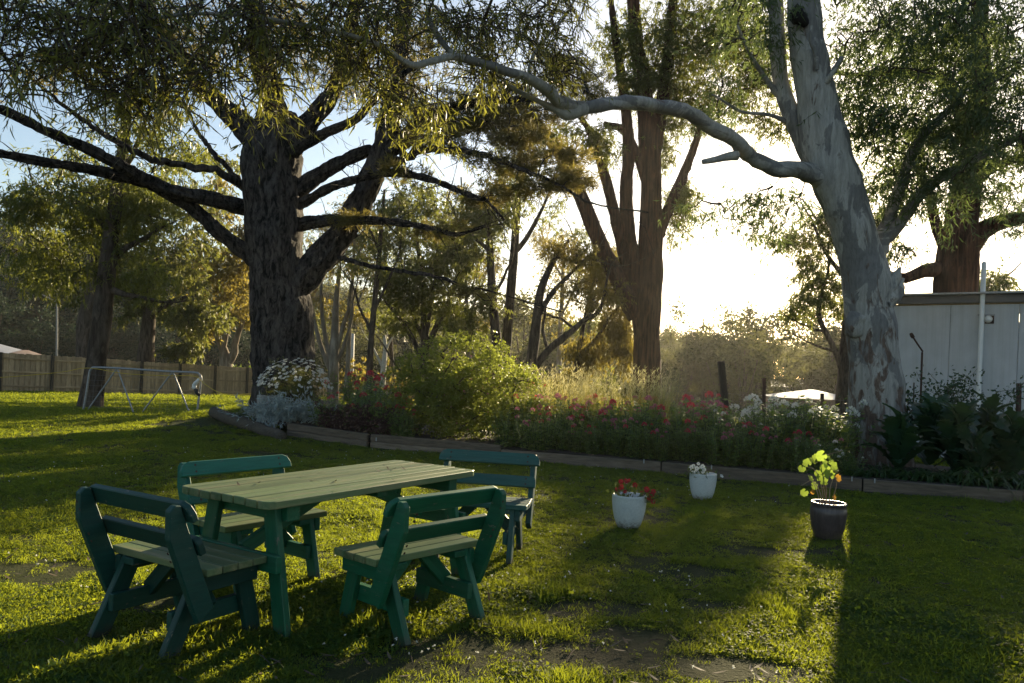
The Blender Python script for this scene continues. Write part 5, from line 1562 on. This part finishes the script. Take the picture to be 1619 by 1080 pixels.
recolor(b1, 'paint_shaded', 'paint_top'); recolor(b3, 'paint_teal', 'paint_top'); recolor(b4, 'paint_grey', 'paint_grey')

# ------------------------------------------------------------------ pots
def pot(label, px, py, w_px, h_px, mat, prof, group=None):
    p = ground_hit(px, py)
    R = w_px * .5 * p[1] / F; h = h_px * p[1] / F
    t = thing('flower_pot', label, 'flower pot', p, 0, group)
    V, ns = [], 36
    pr = prof + [(prof[-1][0] - .10, prof[-1][1]), (prof[-1][0] - .14, prof[-1][1] - .06), (prof[-1][0] - .2, .72), ]
    a = np.arange(ns) / ns * TAU
    for r, z in pr:
        V.append(np.stack([np.cos(a) * r * R, np.sin(a) * r * R, np.full(ns, z * h)], -1))
    i = np.arange(len(pr) - 1)[:, None]; j = np.arange(ns)[None]
    q = i * ns + j; q2 = i * ns + (j + 1) % ns
    m_ = MB(); m_.add(np.concatenate(V), np.stack([q, q2, q2 + ns, q + ns], -1).reshape(-1, 4)); m_.build('pot', mat, t, smooth=True)
    m_ = MB(); rr = pr[-1][0] * R * 1.01
    m_.add(np.vstack([np.stack([np.cos(a) * rr, np.sin(a) * rr, np.full(ns, .78 * h)], -1), [[0, 0, .82 * h]]]), np.stack([np.arange(ns), (np.arange(ns) + 1) % ns, np.full(ns, ns)], -1)); m_.build('potting_soil', M['soil'], t, smooth=True)
    return p, R, h
def glaze(name, c1, c2, streak=False):
    m, nt, b = newmat(name)
    v = coords(nt, (1, 1, .12) if streak else (1, 1, 1))
    n1 = noise(nt, v, 60 if not streak else 45, 6, .7)
    n2 = noise(nt, coords(nt), 9, 4)
    c = mix(nt, ramp(nt, n2, [(.35, (0, 0, 0)), (.7, (.5, .5, .5))]), ramp(nt, n1, [(.3, c1), (.65, c2)]), c1)
    tz = N(nt, 'TexCoord'); sz = N(nt, 'SeparateXYZ'); nt.links.new(tz.outputs['Object'], sz.inputs[0])
    mz = N(nt, 'MapRange'); nt.links.new(sz.outputs['Z'], mz.inputs[0])
    mz.inputs[1].default_value, mz.inputs[2].default_value, mz.inputs[3].default_value, mz.inputs[4].default_value = 0, .16, .28, -.12
    a2 = N(nt, 'Math', operation='ADD'); nt.links.new(mz.outputs[0], a2.inputs[0]); nt.links.new(noise(nt, coords(nt), 22, 6, .75), a2.inputs[1])
    c = mix(nt, ramp(nt, a2.outputs[0], [(.55, (0, 0, 0)), (.75, (.75, .75, .75))]), c, (.10, .08, .055))
    nt.links.new(c, b.inputs['Base Color'])
    b.inputs['Roughness'].default_value = .35
    bump(nt, b, n1, .25, .003)
    return m
wprof = [(0, 0), (.46, 0), (.56, .03), (.70, .14), (.83, .32), (.93, .56), (.98, .80), (.98, .94), (1.0, .97), (.985, 1.0)]
dprof = [(0, 0), (.62, 0), (.72, .05), (.88, .32), (.98, .68), (.97, .84), (.90, .90), (.97, .95), (.96, 1.0)]
wp = glaze('speckled_white_glaze', (.44, .47, .46), (.62, .65, .64))
p1, R1, h1 = pot('speckled white glazed pot holding the dark red pansies', 993, 836, 55, 54, wp, wprof)
p2, R2, h2 = pot('speckled white glazed pot holding white flowers, nearest the sleepers', 1110, 792, 43, 44, wp, wprof)
p3, R3, h3 = pot('dark brown ribbed glazed pot with the tall lime-leaved plant', 1308, 852, 56, 58, glaze('dark_brown_glaze', (.034, .025, .024), (.10, .075, .074), True), dprof)
M['dark_red_petal'] = leafmat('dark_red_petal', (.16, .008, .012), (.34, .02, .02), (.5, .03, .03), .35, .6)
M['pansy_leaf'] = leafmat('pansy_leaf', (.03, .06, .018), (.06, .09, .03), (.22, .28, .05), .4, .5)
def pansy_mesh(mat, r):
    m_ = MB(); a = np.array([.3, 1.5, 2.8, 4.0, 5.4])
    D = np.stack([np.cos(a), np.sin(a), np.full(5, .25)], -1)
    V, Fc = [], []
    for k in range(5):
        d = D[k]; s_ = np.array([-d[1], d[0], 0])
        b_ = len(V)
        V += [d * .003, d * r * .5 + s_ * r * .5, d * r + s_ * r * .35, d * r * 1.05 - s_ * r * .35, d * r * .5 - s_ * r * .5]
        Fc.append([b_, b_ + 1, b_ + 2, b_ + 3, b_ + 4])
    V = np.array(V); V[:, 2] += rng.normal(size=len(V)) * r * .10
    m_.add(V, np.array(Fc), rnd=np.repeat(rng.random(5), 5))
    return m_.mesh('flower', mat)
def pansy(label, p, R, h, mat, spots, r):
    t = thing('pansy_plant', label, 'flowers', p + np.array([0, 0, h * .8]))
    fms = [pansy_mesh(mat, r * s) for s in (.85, 1, 1.15)]
    lf_, st_ = MB(), MB()
    C = np.array([[x, y * .6 - .01, z * .5 + .02] for x, y, z in spots])
    C = np.repeat(C, 7, 0) + rng.normal(size=(len(C) * 7, 3)) * np.array([.05, .05, .025])
    leaves(lf_, C, rng.normal(size=C.shape) + np.array([0, 0, .35]), .05, .028, .2)
    lf_.build('leaves', M['pansy_leaf'], t, 'stuff')
    for k, (x, y, z) in enumerate(spots):
        q = np.array([x, y, z])
        tube(st_, np.array([[x * .4, y * .3, 0], q * [.8, .8, .6], q]), [.0025, .002, .002], 4)
        up = Vector((rng.normal() * .4, -.9 + rng.normal() * .3, .5 + rng.normal() * .2))
        link('flower', fms[k % 3], t, None, Matrix.Translation(Vector(q)) @ up.to_track_quat('Z', 'Y').to_matrix().to_4x4() @ Matrix.Rotation(rng.random() * TAU, 4, 'Z'))
    st_.build('stems', M['stem'], t, 'stuff')
pansy('dark red pansies spilling from the white pot nearest the table', p1, R1, h1, M['dark_red_petal'],
      [(-.13, -.06, .12), (-.09, -.02, .19), (-.05, -.05, .2), (-.01, 0, .20), (.04, -.06, .17), (-.10, -.1, .15), (.10, -.1, .10), (.15, -.1, .12), (.19, -.12, .09), (.17, -.1, .05), (.20, -.14, .03), (.14, -.12, .14), (-.06, -.12, .11), (.21, -.1, .12)], .024)
pansy('white pansies in the pale pot beside the sleepers', p2, R2, h2, M['white_petal'],
      [(-.16, -.06, .10), (-.13, -.03, .15), (-.10, -.08, .13), (-.07, -.02, .18), (-.05, -.07, .14), (-.02, -.03, .15), (-.12, -.1, .09), (-.08, -.1, .07), (-.03, -.1, .10), (.00, -.06, .12), (.20, -.08, .05), (-.15, -.02, .13)], .024)
# geranium with lit leaves
ger = thing('geranium_plant', 'leggy backlit lime-green leafy plant growing in the dark pot', 'potted plant', p3 + np.array([0, 0, h3 * .8]))
gb3 = p3 + np.array([0, 0, h3 * .8])
M['ger_leaf'] = leafmat('geranium_leaf', (.06, .12, .025), (.10, .17, .04), (.38, .52, .07), .55, .5)
M['ger_old'] = leafmat('old_geranium_leaf', (.20, .10, .02), (.28, .16, .03), (.70, .38, .05), .55, .5)
def round_leaf(r, mat, k):
    m_ = MB(); n_ = 16
    a = np.linspace(.35, TAU - .35, n_)
    rr = r * (1 + .09 * np.cos(a * 7)) * (1 - .12 * np.cos(a))
    V = np.vstack([[0, 0, 0], np.stack([-np.cos(a) * rr, np.sin(a) * rr, .16 * r * np.cos(a * 7) + .22 * r + 0 * a], -1)])
    i = np.arange(1, n_)
    m_.add(V, np.stack([np.zeros(n_ - 1, int), i, i + 1], -1), rnd=np.full(len(V), (k * .31) % 1))
    return m_.mesh('leaf', mat, True)
RL = [round_leaf(.036 + .006 * k, M['ger_leaf'], k) for k in range(4)]
RO = round_leaf(.05, M['ger_old'], 1)
st_ = MB()
STEMS = [[(1300, 806), (1297, 780), (1285, 760), (1272, 765), (1266, 768)], [(1302, 806), (1300, 775), (1290, 745), (1275, 738)], [(1306, 806), (1306, 770), (1298, 735), (1296, 722), (1312, 718), (1332, 712)], [(1312, 806), (1312, 775), (1318, 755), (1322, 745)], [(1316, 806), (1318, 785), (1322, 770), (1324, 750)], [(1309, 806), (1302, 765), (1306, 740), (1310, 735)], [(1299, 806), (1290, 772), (1278, 752)]]
for k, s in enumerate(STEMS):
    Q = catmull([at(a, b_, p3[1] + (k % 3 - 1) * .05) - gb3 for a, b_ in s], 16)
    tube(st_, Q, np.linspace(.0055, .0025, 16), 6, .2, .02)
st_.build('stems', plain('pale_stem', (.30, .20, .12), .7), ger, smooth=True)
LV = [(1268, 740), (1277, 733), (1291, 725), (1299, 720), (1284, 730), (1308, 724), (1315, 736), (1304, 744), (1294, 750), (1281, 756), (1311, 752), (1298, 760), (1272, 778), (1286, 768), (1302, 733), (1316, 745)]
for k, (a, b_) in enumerate(LV):
    q = at(a, b_, p3[1] + rng.normal() * .06) - gb3
    nrm = Vector((.1 + rng.normal() * .35, -.75 + rng.normal() * .35, .5 + rng.normal() * .3))
    link('leaf', RL[k % 4], ger, None, Matrix.Translation(Vector(q)) @ nrm.to_track_quat('Z', 'Y').to_matrix().to_4x4() @ Matrix.Rotation(rng.random() * TAU, 4, 'Z') @ Matrix.Scale(rng.uniform(.8, 1.15), 4))
for k, (a, b_) in enumerate([(1324, 756), (1318, 786), (1284, 778)]):
    q = at(a, b_, p3[1] - .03) - gb3
    nrm = Vector((.3 * rng.normal(), -.9, .3))
    o = link('leaf', RO, ger, None, Matrix.Translation(Vector(q)) @ nrm.to_track_quat('Z', 'Y').to_matrix().to_4x4() @ Matrix.Rotation(rng.random() * TAU, 4, 'Z') @ Matrix.Scale(.75 - .15 * k, 4))
    o['label'] = 'orange-brown withering leaf'

# ------------------------------------------------------------------ grass
GC = bpy.data.collections.new('grass_tufts')
def grassmat():
    m = leafmat('grass_blade', (.018, .062, .020), (.056, .118, .028), (.47, .53, .030), .52, .62, .15)
    nt = m.node_tree
    # dry and lush patches by place
    g = N(nt, 'NewGeometry')
    n1 = noise(nt, g.outputs['Position'], .9, 4, .6)
    b = nt.nodes['Principled BSDF']
    l = b.inputs['Base Color'].links[0].from_socket
    dry = ramp(nt, n1, [(.50, (0, 0, 0)), (.72, (.55, .55, .55))])
    nt.links.new(mix(nt, dry, l, (.12, .105, .04)), b.inputs['Base Color'])
    return m
M['grass'] = grassmat()
def tuft(name, n_, L, spread, lean, wid):
    m_ = MB()
    P = np.stack([rng.normal(size=n_) * spread, rng.normal(size=n_) * spread, np.full(n_, -.004)], -1)
    D = np.stack([rng.normal(size=n_) * lean, rng.normal(size=n_) * lean, np.ones(n_)], -1)
    leaves(m_, P, D, L * rng.uniform(.5, 1.15, n_), wid, .28, 'long')
    o = bpy.data.objects.new(name, m_.mesh(name, M['grass']))
    GC.objects.link(o)
def weed(name, n_, r, hgt):
    m_ = MB()
    P = np.stack([rng.normal(size=n_) * .03, rng.normal(size=n_) * .03, rng.uniform(.006, hgt, n_)], -1)
    a = rng.random(n_) * TAU
    D = np.stack([np.cos(a), np.sin(a), rng.normal(size=n_) * .3 + .25], -1)
    leaves(m_, P, D, r * rng.uniform(.7, 1.3, n_), r * .75, .1, side=np.tile([[0, 0, 1.0]], (n_, 1)) + rng.normal(size=(n_, 3)) * .4)
    o = bpy.data.objects.new(name, m_.mesh(name, M['grass']))
    GC.objects.link(o)
tuft('tuft_a', 26, .032, .024, .75, .0031); tuft('tuft_b', 24, .042, .026, .7, .0033); tuft('tuft_c', 30, .024, .034, 1.0, .0030); tuft('tuft_d', 18, .075, .020, .55, .0036)
weed('tuft_e', 30, .013, .024); weed('tuft_f', 24, .021, .032)

BARE = [(ground_hit(*q), a, b_) for q, a, b_ in [((870, 1035), .75, .30), ((1000, 1010), .4, .2), ((1090, 905), .55, .22), ((1180, 870), .35, .2), ((40, 905), .5, .35), ((1180, 1060), .5, .2), ((650, 1060), .5, .2), ((430, 720), .8, .4), ((720, 1020), .5, .25), ((930, 960), .5, .22), ((240, 960), .3, .2), ((1120, 960), .3, .15), ((1030, 820), .25, .3), ((330, 668), 1.4, .6), ((1560, 830), .3, .2)]]
LUSH = [(ground_hit(*q), a, b_) for q, a, b_ in [((1520, 1010), .9, .55), ((1310, 960), .35, .35), ((560, 1000), .35, .3), ((330, 1020), .4, .3), ((150, 1060), .4, .3), ((470, 960), .3, .3), ((820, 940), .35, .3)]]
n = 400000
Yg = np.exp(rng.uniform(math.log(2.6), math.log(62), n))
Xg = rng.uniform(-1, 1, n) * (.80 * Yg + 1.2)
ok = (Yg < np.where((Xg > EPa[:, 0].min()) & (Xg < 9), edge_y(Xg) - .06, 1e9)) | (Yg > np.where(Xg > EPa[:, 0].min(), edge_y(Xg) + 4.3, 0))
ok &= ~((Yg > 13) & (Xg > -1) & (Yg < 17) & (Xg < 8))
ok &= ~((Xg > 4) & (Yg > 20) & (Yg > 38))
bare = np.zeros(n); lush = np.zeros(n)
wob = nz2(Xg, Yg, .35, 12) * 2.2 + .15
for (p, a, b_) in BARE: bare = np.maximum(bare, np.exp(-(((Xg - p[0]) / a) ** 2 + ((Yg - p[1]) / b_) ** 2) * wob))
for (p, a, b_) in LUSH: lush = np.maximum(lush, np.exp(-(((Xg - p[0]) / a) ** 2 + ((Yg - p[1]) / b_) ** 2)))
dn = nz2(Xg, Yg, .55, 21) * .5 + nz2(Xg, Yg, .16, 22) * .5
dens = np.clip(.30 + 1.7 * (dn - .38) * 2 + lush * .8, .07, 1) * (1 - np.clip(bare * 1.7, 0, .97) * np.clip(.45 + 1.3 * nz2(Xg, Yg, .12, 44), 0, 1))
ok &= rng.random(n) < dens
Xg, Yg, lush, dn = Xg[ok], Yg[ok], lush[ok], dn[ok]
n = len(Xg)
Pg = np.stack([Xg, Yg, terrain(Xg, Yg)], -1)
clump = nz2(Xg, Yg, .35, 31)
pick = rng.choice(6, n, p=[.24, .18, .22, .05, .19, .12])
pick = np.where((clump > .70) & (rng.random(n) < .25), 3, pick)
pick = np.where((nz2(Xg, Yg, .8, 33) > .66) & (rng.random(n) < .5), 4 + rng.integers(0, 2, n), pick)
size = (.38 + 1.0 * clump ** 1.6 + .3 * rng.random(n) + .75 * lush) * (1 + .055 * np.clip(Yg - 6, 0, 40))
size = np.stack([size * (1 + .02 * np.clip(Yg - 8, 0, 40)), size * (1 + .02 * np.clip(Yg - 8, 0, 40)), size * .9], -1)
turn = np.stack([rng.normal(size=n) * .15, rng.normal(size=n) * .15, rng.random(n) * TAU], -1)
scatter('lawn_grass', Pg, pick, turn, size, 'patchy mown lawn of short grass and clover', 'grass', scatter_group(GC))
# fallen gum leaves and tiny white clover flowers in the lawn
m_ = MB(); n = 620
Y_ = np.exp(rng.uniform(math.log(3.2), math.log(14), n)); X_ = rng.uniform(-1, 1, n) * (.75 * Y_)
k = Y_ < edge_y(X_) - .1; X_, Y_ = X_[k], Y_[k]; n = len(X_)
leaves(m_, np.stack([X_, Y_, terrain(X_, Y_) + .018], -1), np.stack([rng.normal(size=n), rng.normal(size=n), np.full(n, .08)], -1), .085, .016, .12, 'long', side=np.tile([[0, 0, 1.0]], (n, 1)))
ll = m_.build('leaf_litter', leafmat('dry_gum_leaf', (.07, .045, .025), (.17, .13, .085), (.2, .14, .07), .15, .7), None, 'stuff'); ll['label'] = 'dry fallen gum leaves scattered on the lawn'; ll['category'] = 'leaves'
m_ = MB()
for _ in range(150):
    y_ = math.exp(rng.uniform(math.log(3.3), math.log(12))); x_ = rng.uniform(-.75, .75) * y_
    if y_ > float(edge_y(x_)) - .1: continue
    a_ = rng.random() * TAU; l_ = rng.uniform(.04, .22); z_ = float(terrain(x_, y_)) + .022
    q = np.array([[x_, y_, z_], [x_ + math.cos(a_) * l_ * .5 + rng.normal() * .01, y_ + math.sin(a_) * l_ * .5, z_ + .012], [x_ + math.cos(a_) * l_, y_ + math.sin(a_) * l_, z_ + .004]])
    tube(m_, q, [.003, .003, .0015], 4)
ll = m_.build('fallen_twigs', M['mid_bark'], None, 'stuff'); ll['label'] = 'small fallen twigs and bark strips lying in the grass'; ll['category'] = 'twigs'
m_ = MB(); n = 520
Y_ = np.exp(rng.uniform(math.log(3.4), math.log(16), n)); X_ = rng.uniform(-1, .5, n) * (.75 * Y_)
k = (Y_ < edge_y(X_) - .2) & (nz2(X_, Y_, 1.6, 41) > .45); X_, Y_ = X_[k], Y_[k]; n = len(X_)
Pc = np.stack([X_, Y_, terrain(X_, Y_) + .045 + .02 * rng.random(n)], -1)
leaves(m_, np.repeat(Pc, 5, 0), rdir(n * 5) + np.array([0, 0, .4]), .011, .009, 0)
ll = m_.build('clover_flowers', M['white_petal'], None, 'stuff'); ll['label'] = 'tiny white clover flowers dotted through the lawn'; ll['category'] = 'flowers'

# ------------------------------------------------------------------ haze
hm = bpy.data.materials.new('haze'); hm.use_nodes = True
hn = hm.node_tree; hn.nodes.remove(hn.nodes['Principled BSDF'])
pv = hn.nodes.new('ShaderNodeVolumePrincipled')
pv.inputs['Color'].default_value = (.95, .93, .88, 1)
pv.inputs['Density'].default_value = .00026
pv.inputs['Anisotropy'].default_value = .55
hn.links.new(pv.outputs[0], hn.nodes['Material Output'].inputs['Volume'])
bm = bmesh.new(); bmesh.ops.create_cube(bm, size=1.0)
bmesh.ops.scale(bm, vec=(1400, 1400, 56), verts=bm.verts); bmesh.ops.translate(bm, vec=(0, 0, 18), verts=bm.verts)
me = bpy.data.meshes.new('haze'); bm.to_mesh(me); bm.free(); me.materials.append(hm)
hz = link('haze', me, None, 'stuff')
